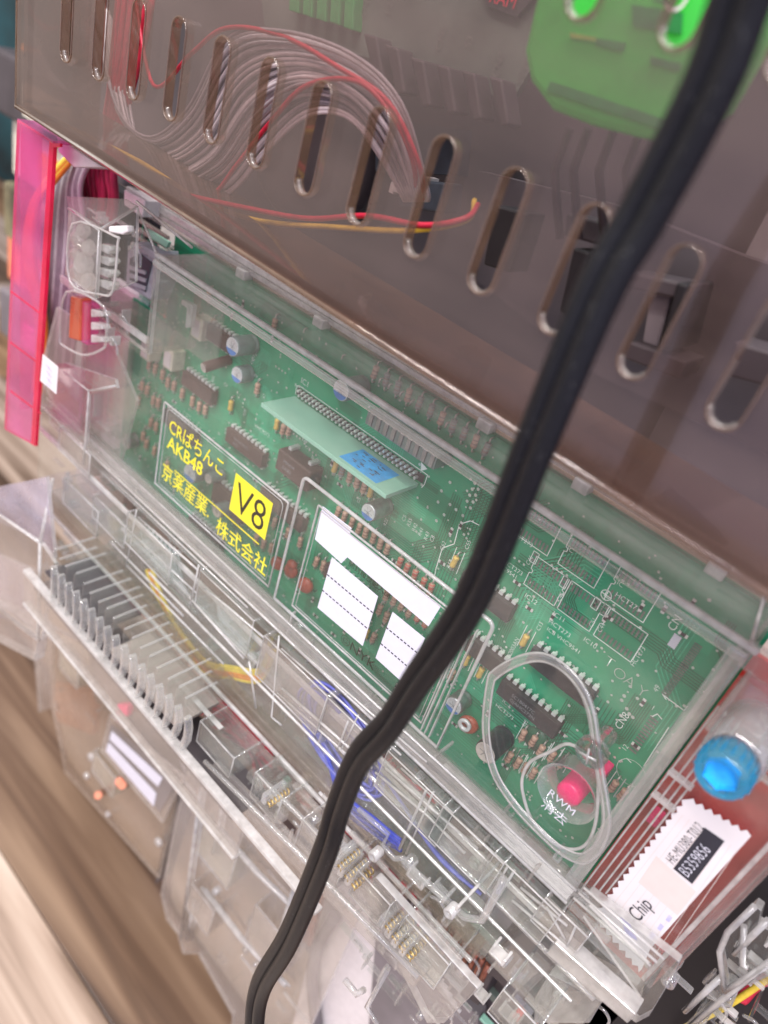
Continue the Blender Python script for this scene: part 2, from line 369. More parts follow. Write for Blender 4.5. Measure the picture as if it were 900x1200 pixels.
# copper traces: parallel runs with 45 degree turns
tr = [MB(), MB()]
def ribbon(mb, pts, w, y):
    for a, b in zip(pts, pts[1:]):
        a = Vector((a[0], y, a[1])); b = Vector((b[0], y, b[1])); d = b - a
        if d.length < 1e-6: continue
        nrm = Vector((-d.z, 0, d.x)).normalized() * w / 2; e = d.normalized() * w * .3
        mb.quad(a - nrm - e, b - nrm + e, b + nrm + e, a + nrm - e)
def bus(x, z, n, pitch, moves, w=.28, k=0, y=-.03):
    ang = moves[0][0]
    for i in range(n):
        px, pz = x, z; pts = []
        off = i * pitch
        # offset polyline
        dirs = [Vector((math.cos(math.radians(a)), math.sin(math.radians(a)))) for a, l in moves]
        p = Vector((x, z)); P = [p.copy()]
        for d, (a, l) in zip(dirs, moves): p = p + d * l; P.append(p.copy())
        for j, p in enumerate(P):
            if j == 0: nn = Vector((-dirs[0].y, dirs[0].x)); sc_ = 1
            elif j == len(P) - 1: nn = Vector((-dirs[-1].y, dirs[-1].x)); sc_ = 1
            else:
                n1 = Vector((-dirs[j - 1].y, dirs[j - 1].x)); n2 = Vector((-dirs[j].y, dirs[j].x)); nn = (n1 + n2).normalized(); sc_ = 1 / max(.3, nn.dot(n1))
            pts.append(p + nn * off * sc_)
        if all(-279 < q.x < -3 and -212 < q.y < -95 for q in pts): ribbon(tr[k], pts, w, y)
for i in range(150):
    a0 = random.choice((0, 90, 180, 270)); t = random.choice((-45, 45))
    bus(random.uniform(-275, -8), random.uniform(-208, -98), random.randint(3, 9), random.choice((.7, .9, 1.2)),
        [(a0, random.uniform(5, 22)), (a0 + t, random.uniform(3, 12)), (a0 + t + random.choice((-45, 45)), random.uniform(4, 20))], .3, i % 2, -.02 - .0012 * i)
p0 = B(495, 570); bus(p0.x, p0.z - 6, 12, .75, [(0, 12), (-45, 8), (0, 5), (45, 10)], .22, 1, -.24)
p0 = B(560, 590); bus(p0.x, p0.z - 6, 12, .8, [(45, 14), (0, 12), (45, 6)], .22, 1, -.25)
tag(tr[0].build('copper_trace', 'trace_green', board), kind='stuff'); tag(tr[1].build('dark_trace', 'trace_dark', board), kind='stuff')
# vias
vi = MB()
def via(x, z, r=.42, y=-.30):
    vs = [(x + math.cos(k * math.tau / 7) * r, y, z + math.sin(k * math.tau / 7) * r) for k in range(7)]
    vi.add(vs, [list(range(7))])
for i in range(620): via(random.uniform(-276, -5), random.uniform(-209, -96), random.uniform(.3, .55))
for i in range(60):
    x, z = random.uniform(-270, -12), random.uniform(-200, -100); dx, dz = random.choice(((1.8, 0), (0, 1.8), (1.3, -1.3)))
    for k in range(random.randint(2, 4)): via(x + dx * k, z + dz * k, .45)
for u, v in [(557, 566), (554, 573), (561, 573), (551, 580), (558, 580), (548, 587), (555, 588), (552, 595), (519, 546), (528, 565), (518, 575), (514, 588), (528, 591), (535, 597), (543, 604), (521, 603), (512, 610), (729, 820), (732, 815), (735, 830), (738, 836), (742, 840), (728, 838)]:
    p = B(u, v); via(p.x, p.z, .6)
tag(vi.build('solder_dot', 'via_metal', board), kind='stuff')

# silkscreen texts: (text, u, v, direction, cap height mm)
TX = [('C9', 603, 618, 'x', 1.5), ('HCT273', 600, 626, 'x', 1.5), ('HCT273', 589, 659, 'x', 1.5), ('VHC9541', 580, 661, 'x', 1.5),
      ('C46', 620, 663, 'z', 1.4), ('IC', 664, 644, 'x', 1.5), ('IC', 722, 684, 'x', 1.5), ('HCT273', 720, 698, 'x', 1.6),
      ('IC12', 614, 699, 'x', 1.7), ('C45', 656, 706, 'z', 1.4), ('IC11', 647, 720, 'x', 1.6), ('HCT273', 642, 729, 'x', 1.6), ('IC8 VHC9541', 640, 738, 'x', 1.5),
      ('C51', 694, 736, 'z', 1.4), ('C44', 704, 742, 'z', 1.4), ('IC10', 683, 750, 'x', 1.6), ('C13', 632, 740, 'z', 1.4),
      ('ULN2003AN', 594, 779, 'z', 1.5), ('IC16', 586, 772, 'z', 1.5), ('HCT273', 743, 782, 'z', 1.5),
      ('CN8', 727, 856, 'z', 2.3), ('CN', 790, 741, 'z', 2.4), ('49', 770, 812, 'z', 1.6), ('12', 733, 881, 'z', 1.6), ('50', 810, 844, 'z', 1.6), ('1', 762, 830, 'x', 1.6),
      ('IC3', 588, 822, 'x', 1.6), ('HCT273', 580, 827, 'x', 1.5), ('R62', 615, 853, 'z', 1.4), ('IC1', 352, 448, 'x', 2.2), ('VHC9273', 298, 500, 'x', 1.6),
      ('C5', 474, 612, 'z', 1.5), ('R55', 480, 618, 'z', 1.5), ('R42', 486, 624, 'z', 1.5), ('R41', 493, 629, 'z', 1.5), ('R43', 500, 634, 'z', 1.5), ('C8', 507, 636, 'z', 1.5),
      ('C62', 519, 646, 'z', 1.5), ('R57', 527, 667, 'z', 1.5), ('C55', 548, 645, 'z', 1.5), ('R60', 478, 662, 'z', 1.3), ('R59', 492, 672, 'z', 1.3), ('R58', 505, 680, 'z', 1.3),
      ('C6', 421, 590, 'z', 1.3), ('R22', 452, 617, 'z', 1.3), ('C9', 262, 451, 'x', 1.5), ('R7', 310, 468, 'z', 1.3), ('IC2', 305, 530, 'x', 1.5), ('IC5', 263, 366, 'x', 1.5),
      ('C22', 357, 567, 'z', 1.3), ('R31', 350, 556, 'x', 1.3), ('C7', 298, 424, 'z', 1.4), ('X1', 390, 556, 'x', 1.4), ('R70', 700, 935, 'z', 1.3), ('R71', 712, 945, 'z', 1.3), ('C3', 240, 470, 'x', 1.3), ('IC7', 218, 487, 'x', 1.4)]
for s_, u, v, d, h in TX:
    text(s_, B(u, v, -.34), d, h, 'silk', board, thick=-.03)
for s_, u, v in (('T', 706, 777), ('O', 716, 789), ('A', 729, 799), ('Y', 744, 811)): text(s_, B(u, v, -.34), 'x', 3.6, 'via_metal', board, thick=-.12)
# silkscreen outlines and empty footprints
sk = MB(); pads = MB()
def sline(pts, w=.3, closed=False):
    P = [B(*p) for p in pts]; P = [(p.x, p.z) for p in P]
    if closed: P.append(P[0])
    ribbon(sk, P, w, -.33)
def footprint(u, v, n=10, pitch=1.27, w=.62, h=2.6, gap=4.6, outline=True, notch=True):
    """empty small outline chip: u, v = upper left pad"""
    p = B(u, v)
    for i in range(n):
        for k in (0, 1):
            x = p.x + i * pitch; z = p.z - k * (gap + h); pads.add([(x - w / 2, -.31, z), (x + w / 2, -.31, z), (x + w / 2, -.31, z - h), (x - w / 2, -.31, z - h)], [(0, 1, 2, 3)])
    x0, x1, z0, z1 = p.x - 1.3, p.x + n * pitch - .1, p.z + .6, p.z - gap - 2 * h - .6
    zm = (z0 + z1) / 2
    if outline: ribbon(sk, [(x0, zm + .8), (x0, z0), (x1, z0), (x1, z1), (x0, z1), (x0, zm - .8), (x0 + .8, zm - .5), (x0 + .8, zm + .5), (x0, zm + .8)], .26, -.33)
def chipfoot(u, v):
    p = B(u, v)
    ribbon(sk, [(p.x - 1, p.z - 1.9), (p.x - 1, p.z + 1.9), (p.x + 1, p.z + 1.9), (p.x + 1, p.z - 1.9), (p.x - 1, p.z - 1.9)], .25, -.33)
    for k in (-1, 1): pads.add([(p.x - .6, -.31, p.z + k * .9 - .5), (p.x + .6, -.31, p.z + k * .9 - .5), (p.x + .6, -.31, p.z + k * .9 + .5), (p.x - .6, -.31, p.z + k * .9 + .5)], [(0, 1, 2, 3)])
for a in [(633, 656), (670, 682), (718, 716)]: footprint(*a, n=9)
for a in [(621, 594), (675, 630), (732, 668)]: footprint(*a, n=9)
for a in [(627, 653), (662, 682), (710, 715), (699, 707)]: chipfoot(*a)
def conn(u, v, n, pitch, gap, rows=2, h=2.2):
    p = B(u, v)
    for i in range(n):
        for k in range(rows):
            x = p.x + k * gap; z = p.z - i * pitch
            pads.add([(x, -.31, z), (x + h, -.31, z), (x + h, -.31, z - pitch * .55), (x, -.31, z - pitch * .55)], [(0, 1, 2, 3)])
conn(815, 752, 25, .8, 8.6); conn(763, 838, 12, 1.27, 0, 1, 2.6)
sline([(777, 813), (781, 819)]); sline([(778, 814), (802, 832)]); sline([(802, 832), (806, 827)])
sline([(765, 839), (771, 836), (776, 842)]); sline([(784, 852), (755, 897)]); sline([(735, 888), (740, 893)])
sline([(539, 614), (552, 610), (562, 615)]); sline([(539, 614), (533, 637), (519, 642), (511, 668), (508, 690)])
sline([(494, 553), (485, 563)])
p = B(497, 548); sk.add([(p.x - 1.6, -.33, p.z + 1.3), (p.x - .6, -.33, p.z - 1.6), (p.x + 1.6, -.33, p.z + .5)], [(0, 1, 2)])
p = B(711, 697); ribbon(sk, [(p.x + math.cos(k * .524) * 1.6, p.z + math.sin(k * .524) * 1.6) for k in range(13)], .28, -.33); ribbon(sk, [(p.x - 1.6, p.z), (p.x + 1.6, p.z)], .28, -.334); ribbon(sk, [(p.x, p.z - 1.6), (p.x, p.z + 1.6)], .28, -.338)
p = B(740, 905); ribbon(sk, [(p.x + math.cos(k * .349) * 4.5, p.z + math.sin(k * .349) * 4.5) for k in range(19)], .14, -.33)
tag(sk.build('silkscreen_line', 'silk', board), kind='stuff'); tag(pads.build('solder_pad', 'pad_metal', board), kind='stuff')
p = B(791, 751); MB().add([(p.x - 1.1, -.35, p.z - 2.2), (p.x + 1.1, -.35, p.z - 2.2), (p.x + 1.1, -.35, p.z + 2.2), (p.x - 1.1, -.35, p.z + 2.2)], [(0, 1, 2, 3)]).build('white_mark', 'white_print', board)

# chips
PINM = {}
def chip(u, v, n=10, body='ic_black', depth=6.4, txt=None, h=3.6, pitch=2.54):
    """dual in-line chip; u, v = foot of its upper left pin on the board"""
    p = B(u, v); L = n * pitch
    key = (n, body, depth, h, pitch)
    if key not in PINM:
        b = MB().box(-1.2, L - 1.2, -h - .6, -.7, -depth - 1, -1)
        pm = MB()
        for i in range(n):
            for k in (0, 1):
                x = i * pitch; z = 0 if k == 0 else -depth - 2
                pm.box(x - .75, x + .75, -2.4, -1.9, z - .95 if k == 0 else z - .25, z + .25 if k == 0 else z + .95)
                pm.box(x - .75, x + .75, -1.88, -.9, z - .25, z + .25); pm.box(x - .3, x + .3, -.88, .2, z - .2, z + .2)
        mk = MB().lathe((.6, -h - .62, -depth / 2 - 1), (0, -1, 0), [(.9, -.02), (.75, .02), (.01, .02)], 12)
        PINM[key] = (b.mesh('chip', body), pm.mesh('pin_row', 'pin_metal'), mk.mesh('dimple', body))
    a, c, mk = PINM[key]
    o = piece('chip', a, board, (p.x, 0, p.z)); bv = o.modifiers.new('bevel', 'BEVEL'); bv.width = .35 * S; bv.segments = 2
    q = piece('pin_row', c, o, (p.x, 0, p.z)); tag(q, kind='stuff'); piece('dimple', mk, o, (p.x, 0, p.z))
    if txt:
        for i, s_ in enumerate(txt): text(s_, (p.x + 4, -h - .66, p.z - 4.0 - i * 2.0), 'x', 1.3, 'ink_grey', o)
    return o
chip(601, 790, 9, txt=('SC1B0417C', 'GJAHC273N')); chip(637, 752, 9); chip(556, 664, 8)
chip(278, 497, 9, 'ic_brown', txt=('74VHC9273', 'A32')); chip(226, 431, 8, 'ic_brown'); chip(256, 376, 6, 'ic_brown')
chip(318, 566, 10, 'ic_brown'); chip(203, 476, 9, 'ic_black'); chip(394, 655, 8, 'ic_brown', txt=('MP1584',)); chip(563, 740, 6, 'ic_black')
chip(262, 560, 8, 'ic_brown', 10); chip(232, 600, 9, 'ic_brown', 8)
p = B(345, 520); o = MB().box(p.x, p.x + 18, -8, -.8, p.z - 9, p.z).build('crystal_module', 'ic_brown', board, bevel=.8, bseg=3)
for dx in (3, 14): MB().box(p.x + dx - .8, p.x + dx + .8, -5, -.5, p.z + .1, p.z + 1.4).build('pin', 'pin_metal', o)
text('MX614', (p.x + 4, -8.05, p.z - 4), 'x', 1.4, 'ink_grey', o); text('DK82', (p.x + 4, -8.05, p.z - 6.6), 'x', 1.4, 'ink_grey', o)

# axial resistors
def res_mesh(kind):
    b = MB(); prof = [(.05, -2.3), (.8, -2.2), (1.12, -1.8), (1.0, -1.2), (.95, 0), (1.0, 1.2), (1.12, 1.8), (.8, 2.2), (.05, 2.3)]
    b.lathe((0, -1.35, 0), (0, 0, 1), prof, 12, [0, 0, 1, 0, 1, 0, 1 if kind != 'y' else 0, 0] if kind != 'y' else 0)
    # extra thin bands
    if kind != 'y':
        for z in (-.75, .6): b.lathe((0, -1.35, z), (0, 0, 1), [(1.02, -.18), (1.04, 0), (1.02, .18)], 12, 2)
    mats = {'p': ['resistor_peach', 'resistor_peach', 'resistor_band'], 'r': ['resistor_peach', 'resistor_red', 'resistor_red'], 'y': ['resistor_yellow'] * 3, 'g': ['frame_grey', 'cap_grey', 'resistor_band']}[kind]
    return b.mesh('resistor', mats)
RM = {k: res_mesh(k) for k in 'pryg'}
lm = MB()
for s_ in (1, -1): lm.tube([(0, -1.35, 2.2 * s_), (0, -1.35, 3.4 * s_), (0, -1.1, 3.8 * s_), (0, .3, 3.9 * s_)], .3, 6)
LEAD = lm.mesh('lead', 'lead_metal')
slv = MB().box(-1.5, 1.5, -.36, -.35, -4.6, 4.6)
def resistor(u, v, kind='p', ang=None, box=False):
    p = B(u, v, -1.3); a = random.uniform(-.07, .07) if ang is None else ang
    o = piece('resistor' if kind != 'y' else 'ceramic_capacitor', RM[kind], board, (p.x, random.uniform(-.25, 0), p.z), (0, a, 0))
    q = piece('lead', LEAD, o, WPOS[o.name]); q.location = (0, 0, 0)
    if box:
        for dx in (-1.7, 1.7): ribbon(sk2, [(p.x + dx, p.z - 4.4), (p.x + dx, p.z + 4.4)], .25, -.33)
sk2 = MB()
for a in [(613, 861, 'p'), (625, 868, 'p'), (634, 879, 'p'), (647, 886, 'p'), (659, 893, 'p'), (597, 887, 'p'), (607, 894, 'p'), (616, 900, 'p'), (625, 906, 'p'), (719, 921, 'p'), (730, 930, 'p'),
          (615, 750, 'y'), (563, 788, 'y'), (547, 773, 'y'), (533, 658, 'y'),
          (175, 427, 'p'), (182, 432, 'p'), (191, 439, 'p'), (197, 448, 'p'), (204, 452, 'p'), (214, 461, 'p'), (226, 470, 'p'), (234, 476, 'p'), (241, 480, 'p'), (167, 452, 'p'), (173, 457, 'p'), (180, 469, 'p'), (186, 472, 'p'),
          (245, 347, 'p'), (201, 400, 'p'), (302, 455, 'p'), (271, 475, 'y'), (183, 500, 'p'), (177, 495, 'p'), (168, 511, 'p'), (181, 528, 'p'), (162, 470, 'p'), (172, 520, 'p'), (196, 545, 'p'),
          (325, 497, 'y'), (332, 503, 'p'), (339, 504, 'p'), (393, 547, 'y'), (401, 552, 'g'), (410, 559, 'p'), (419, 565, 'p'), (427, 571, 'p'), (435, 576, 'y'), (335, 549, 'p'), (352, 562, 'y'),
          (397, 599, 'p'), (404, 605, 'p'), (413, 612, 'p'), (421, 619, 'p'), (429, 624, 'p'), (438, 630, 'p'), (446, 637, 'p'), (454, 643, 'p'), (469, 659, 'r'), (477, 666, 'r'), (486, 674, 'r'), (496, 683, 'r'), (505, 690, 'r'),
          (371, 658, 'p'), (379, 663, 'p'), (352, 635, 'p'), (338, 624, 'p'), (322, 612, 'p'), (315, 603, 'p'), (309, 637, 'p'), (318, 642, 'p'), (301, 631, 'p'), (445, 714, 'p'), (453, 723, 'p'), (453, 697, 'p'), (462, 703, 'p'), (471, 709, 'p'), (480, 717, 'p'), (490, 722, 'r'), (499, 729, 'r'),
          (430, 742, 'y'), (438, 747, 'p'), (523, 770, 'p'), (515, 782, 'y'), (530, 790, 'p'), (250, 380, 'p'), (322, 380, 'p')]:
    resistor(*a, box=a[0] > 520)
tag(sk2.build('component_outline', 'silk', board), kind='stuff')
rj = random.Random(12)
sm_mesh = MB().box(-1, 1, -.6, -.36, -.5, .5).mesh('chip_resistor', 'ic_black'); cp_mesh = MB().box(-.35, .35, -.62, -.34, -.52, .52).mesh('end_cap', 'pin_metal')
for i in range(70):
    x, z = rj.uniform(-272, -12), rj.uniform(-205, -100); r_ = rj.choice((0, math.pi / 2))
    o = piece('chip_resistor', sm_mesh, board, (x, 0, z), (0, r_, 0))
    for k in (-1, 1):
        c_ = piece('end_cap', cp_mesh, o, (x, 0, z)); c_.location = (k * 1.0 * S, 0, 0)
for i in range(34):
    x, z = rj.uniform(-268, -150), rj.uniform(-200, -102); text(rj.choice('RCRC') + str(rj.randint(10, 99)), (x, -.34, z), rj.choice('xz'), 1.25, 'silk', board, thick=-.02)
# radial capacitors
def can(u, v, L, r, side='cap_grey', top='cap_top', stripe=None, tilt=(0, 0)):
    p = B(u, v); ax = Vector((tilt[0], -1, tilt[1])).normalized()
    b = MB(); b.lathe(p, ax, [(r * .93, .4), (r, .8), (r, 1.5), (r * .92, 1.9), (r * .92, 2.2), (r, 2.7), (r, L - .6), (r * .93, L - .1), (r * .88, L)], 28, 0)
    o = b.build('capacitor', side, board)
    t = MB().lathe(p + ax * (L - .02), ax, [(r * .9, 0), (r * .86, .12), (r * .8, -.05), (.01, -.05)], 28); c = t.build('can_top', top, o)
    if stripe:
        a = ax.orthogonal().normalized(); s_ = MB(); q = p + ax * (L + .14)
        pts = [q + Vector((math.cos(t_), 0, math.sin(t_))) * r * .87 for t_ in [math.radians(x) for x in range(200, 341, 20)]]
        s_.add(pts, [list(range(len(pts)))]); s_.build('polarity_mark', stripe, c)
    for k in (0, 60, 120):
        kk = MB(); d = Vector((math.cos(math.radians(k)), 0, math.sin(math.radians(k)))) * r * .55; q = p + ax * (L + .0)
        kk.tube([q - d, q + d], .09, 5)
        kk.build('vent_groove', 'dull_metal', o)
    return o
can(298, 403, 10.5, 3.8, stripe='cap_blue'); can(293, 437, 6.5, 3.4, stripe='cap_blue'); can(270, 421, 12, 2.1, 'cap_brown', 'cap_top_tan', tilt=(-.12, -.25))
can(454, 592, 10, 3.3, 'dull_metal', 'cap_top', stripe='cap_blue'); can(426, 452, 11, 3.8, stripe='cap_blue'); can(592, 862, 12, 4.1, 'cap_black', 'cap_top_tan')
can(545, 817, 7, 3.4, 'dull_metal', 'cap_top', stripe='cap_blue')
can(246, 549, 10.5, 4.4, stripe='cap_blue'); can(262, 556, 8, 2.4, 'cap_grey', 'cap_top_tan'); can(276, 592, 10, 3.1, 'cap_grey', 'cap_top_tan'); can(160, 515, 6, 3.6, 'dull_metal', 'cap_top')
p = B(628, 866)
MB().lathe((p.x, -.1, p.z), (0, -1, 0), [(4.6, 0), (4.6, .25), (.01, .25)], 30).build('pad_ring', 'trace_dark', board)
# red ceramic discs
def disc(u, v, r, mat='disc_red', y=-5):
    p = Q(u, v, y); b = MB().lathe(p, (.25, -1, .1), [(.01, -1.2), (r * .8, -1.1), (r, 0), (r * .8, 1.1), (.01, 1.2)], 20); o = b.build('disc_capacitor', mat, board)
    for s_ in (-1, 1): MB().tube([p + Vector((s_ * r * .5, 0, -r * .3)), p + Vector((s_ * r * .6, 2.5, -r * .9)), (p.x + s_ * r * .6, .3, p.z - r * .9)], .3, 6).build('lead', 'lead_metal', o)
disc(325, 660, 3.1); disc(341, 669, 3.2); disc(358, 686, 3.5); disc(549, 849, 3.6); disc(342, 662, 2.4)
p = Q(545, 849, -8); MB().lathe(p, (.1, -1, 0), [(1.2, 0), (1.2, .8), (2.4, .9), (2.4, 0), (1.9, -.6), (1.2, 0)], 20).build('ring_choke', 'cap_top', board)
# cream sockets
for u, v in [(185, 408), (212, 419), (246, 383)]:
    p = B(u, v); o = MB().box(p.x - 3.2, p.x + 3.2, -6.5, 0, p.z - 4.4, p.z + 4.4).build('socket', 'cream', board, bevel=.4)
    MB().box(p.x - 2.2, p.x + 2.2, -6.9, -6.52, p.z - 3.4, p.z + 3.4).build('socket_core', 'white_plastic', o, bevel=.2)
# riser card on its edge connector
a = B(352, 462); b_ = B(497, 560)
zc = -118.2
ri = MB().box(a.x - 1, b_.x - .5, -17.5, -1.5, zc - 4.2, zc - 2.6).build('riser_card', ['riser_green'], board, bevel=.15)
r0, r1 = a.x - 1, b_.x - .5; L = r1 - r0
MB().box(r0 + L * .62, r0 + L * .90, -15.8, -4.2, zc - 2.58, zc - 2.5).build('blue_sticker', 'sticker_blue', ri)
mm = MB()
for i in range(26):
    x = r0 + L * .64 + random.uniform(0, L * .2); y = -14.5 + random.uniform(0, 9); mm.box(x, x + random.uniform(.5, 2.4), y, y + .4, zc - 2.48, zc - 2.46)
tag(mm.build('faint_print', 'ink_dark', ri), kind='stuff')
pn = MB()
for i in range(30):
    for k in (0, 1):
        x = r0 + 1.4 + i * (L - 2) / 30 + k * .8; pn.box(x - .4, x + .4, -2.2, -.2, zc - .3 - k * 1.5, zc + .5 - k * 1.5)
tag(pn.build('pin_grid', 'pin_metal', ri), kind='stuff')
MB().box(r0 - .5, r1 + .8, -.5, -.36, zc - 2.4, zc + .6).build('pin_bed', 'ic_black', ri)
ol = MB(); ribbon(ol, [(r0 - 1, zc - 2.6), (r0 - 1.4, zc + .5), (r0, zc + 1.3), (r1 + 1.6, zc + 1.3), (r1 + 1.6, zc - 2.4), (r1 + 1, zc - 4)], .28, -.33); ol.build('silkscreen_outline', 'silk', ri)
# grey ribbed header under the ridge of the case
a = B(452, 478); b_ = B(520, 527)
hd = MB().box(a.x, b_.x + 4, -9, -.4, a.z - 4, a.z + 1).build('header', 'cap_grey', board, bevel=.3)
for i in range(9):
    x = a.x + 1.5 + i * (b_.x + 4 - a.x - 3) / 8.2; MB().box(x, x + 1.6, -9.5, -8.8, a.z - 3.6, a.z + .8).build('tooth', 'dull_metal', hd, bevel=.2)
for u, v in [(357, 396), (401, 427), (445, 455), (456, 462), (469, 471), (480, 480), (490, 487), (502, 494), (522, 507)]:
    p = B(u, v); piece('lead', LEAD, board, (p.x, 0, p.z), (0, random.uniform(-.2, .2), 0))
for i in range(11):
    p = B(440 + i * 13, 433 + i * 9); resistor(440 + i * 13, 436 + i * 9, 'g' if i % 3 else 'p')

# ------------------------------------------------------------------ clear case over the board
case = thing('clear_case', (-140, -25, -215), 'long clear plastic case over the green circuit board', 'case')
YF = -25
sheet = [(-230, YF, -90), (-3, YF, -90), (-3, YF, -187), (-276, YF, -187), (-276, YF, -129), (-230, YF, -129)]
MB().prism(sheet, 1.6, 0, 1).build('front_sheet', ['clear', 'clear_edge'], case)
MB().prism([(-230, YF + 1.7, -90), (-3, YF + 1.7, -90), (-3, YF + 1.7, -91.6), (-230, YF + 1.7, -91.6)], 23).build('top_wall', ['clear_milky'], case)
MB().box(-232, -1, YF - .6, YF + 1.2, -91.4, -89.6).build('top_ridge', 'clear_edge', case, bevel=.7, bseg=3)
MB().box(-4.2, -2.4, YF + 1.7, 0, -187, -91.7).build('side_wall', ['clear_milky'], case)
MB().box(-232, -230.4, YF, -3, -129, -91.5).build('side_wall', ['clear_milky'], case)
MB().box(-277.5, -276, YF + .1, 0, -187, -129.2).build('side_wall', ['clear_milky'], case)
MB().box(-230.3, -212, YF + 18, YF + 19, -129, -100).build('inner_wall', ['clear_milky'], case)
p = Q(225, 358, -12); MB().prism([Q(213, 351, -12), Q(226, 358, -12), Q(223, 384, -12), Q(217, 384, -12), Q(219, 361, -12), Q(212, 356, -12)], 2).build('hook', 'clear_edge', case)
# flange behind the top wall
MB().box(-285, 14, -1.5, .8, -91.5, -83).build('flange', 'clear_milky', case)
MB().box(-285, 16, -3.6, -1.6, -88.4, -86.6).build('flange_rib', 'clear_edge', case, bevel=.4)
MB().box(-285, 16, -5, -2.6, -85.6, -83.0).build('flange_rib', 'clear_edge', case, bevel=.5)
for x in (-210, -168, -96, -62, -22, -4): MB().box(x, x + 5, -6.2, -1.7, -90.4, -87).build('snap_tab', 'clear_edge', case, bevel=.4)
MB().box(-4.2, 14, YF, YF + 1.4, -96, -89).build('corner_tab', 'clear_milky', case, bevel=.3)
# corner diagonals at the right end
MB().tube([(-3, YF, -91), (-8, -3, -87)], .5, 6).build('seam', 'clear_edge', case)
MB().box(-5.4, -4.3, YF + 1.7, YF + 3, -187, -92).build('inner_rib', 'clear_edge', case)
# loops and frames on the sheet
def loopbar(name, x0, x1, z0, z1, t, r, y, d, mat='clear_edge', bottom=True):
    """rectangular rib with a rounded upper right corner standing on the sheet"""
    pts = [(x0, y, z0), (x0, y, z1 - r)] + [(x0 + r - r * math.cos(a), y, z1 - r + r * math.sin(a)) for a in [i * math.pi / 8 for i in range(1, 5)]]
    pts += [(x1 - r + r * math.sin(a), y, z1 - r + r * math.cos(a)) for a in [i * math.pi / 8 for i in range(0, 5)]] + [(x1, y, z0)]
    return MB().tube(pts, t / 2, 8, closed=bottom).build(name, mat, case)
loopbar('label_frame', -215.8, -142.3, -180, -142, .9, .6, YF - .5, 1)
loopbar('label_frame', -213.8, -144.6, -178.6, -143.6, .35, 2.2, YF - .3, 1)
loopbar('label_frame', -138, -57.7, -182, -128.4, 1.3, 2.0, YF - .9, 1)
loopbar('label_frame', -129.5, -66, -179, -134.6, .8, .5, YF - .4, 1)
loopbar('label_frame', -128, -67.5, -178, -136, .35, .5, YF - .3, 1)
for dx in (0, 1.6, 3.4): MB().box(-65.2 + dx, -64.8 + dx, YF - 1.2, YF - .05, -181, -134).build('rib', 'clear_edge', case)
# yellow print on the left label window
MB().box(-214.5, -146, YF - .06, YF - .03, -178.5, -144.5).build('label_film', 'clear', case)
yl = YF - .12
MB().box(-170.5, -149.6, yl, yl + .05, -163.5, -147.2).build('yellow_patch', 'yellow_print', case)
text('V8', (-168.6, yl - .05, -161.8), 'x', 12.6, 'black_print', case, stretch=.88, thick=-.1)
text('CRぱちんこ', (-211.8, yl, -152.8), 'x', 5.6, 'yellow_print', case, stretch=.84, thick=.05)
text('AKB48', (-211.5, yl, -160), 'x', 5.6, 'yellow_print', case, stretch=1.0, thick=.12)
MB().box(-205, -152, yl, yl + .05, -167.4, -166.9).build('yellow_line', 'yellow_print', case)
text('京楽産業.', (-213, yl, -174.5), 'x', 6.0, 'yellow_print', case, stretch=.9, thick=.05)
text('株式会社', (-176, yl, -177.3), 'x', 6.0, 'yellow_print', case, stretch=.9, thick=.05)
# white print on the right label window
yw = YF - .1
def flat(name, pts, mat, par=None, y=yw, th=.06): return MB().prism([Q(u, v, y) for u, v in pts], th).build(name, mat, par or case)
flat('white_patch', [(378, 593), (412, 619), (410, 626), (517, 710), (502, 734), (407, 653), (400, 660), (369, 632)], 'white_print')
wa = flat('white_patch', [(389, 653), (443, 699), (425, 757), (372, 712)], 'white_print')
wb = flat('white_patch', [(460, 717), (498, 748), (474, 802), (440, 771)], 'white_print')
def dashes(a, b, n, par):
    m_ = MB()
    for i in range(n):
        t0 = i / n + .006; t1 = t0 + .62 / n
        pa = [a[0] + (b[0] - a[0]) * t0, a[1] + (b[1] - a[1]) * t0]; pb = [a[0] + (b[0] - a[0]) * t1, a[1] + (b[1] - a[1]) * t1]
        A = Q(*pa, yw - .08); B_ = Q(*pb, yw - .08); m_.add([A + Vector((0, 0, -.25)), B_ + Vector((0, 0, -.25)), B_ + Vector((0, 0, .25)), A + Vector((0, 0, .25))], [(0, 1, 2, 3)])
    tag(m_.build('dashed_line', 'ink_dark', par), kind='stuff')
dashes((383, 673), (438, 719), 13, wa); dashes((377, 691), (431, 737), 13, wa); dashes((452, 735), (490, 766), 9, wb); dashes((446, 754), (482, 785), 9, wb)
text('©NYK', Q(398, 751, yw), 'x', 4.0, 'black_print', case, stretch=1.05, thick=-.08)
text('開封履歴記入欄', Q(408, 662, yw), 'x', 1.9, 'black_print', case)
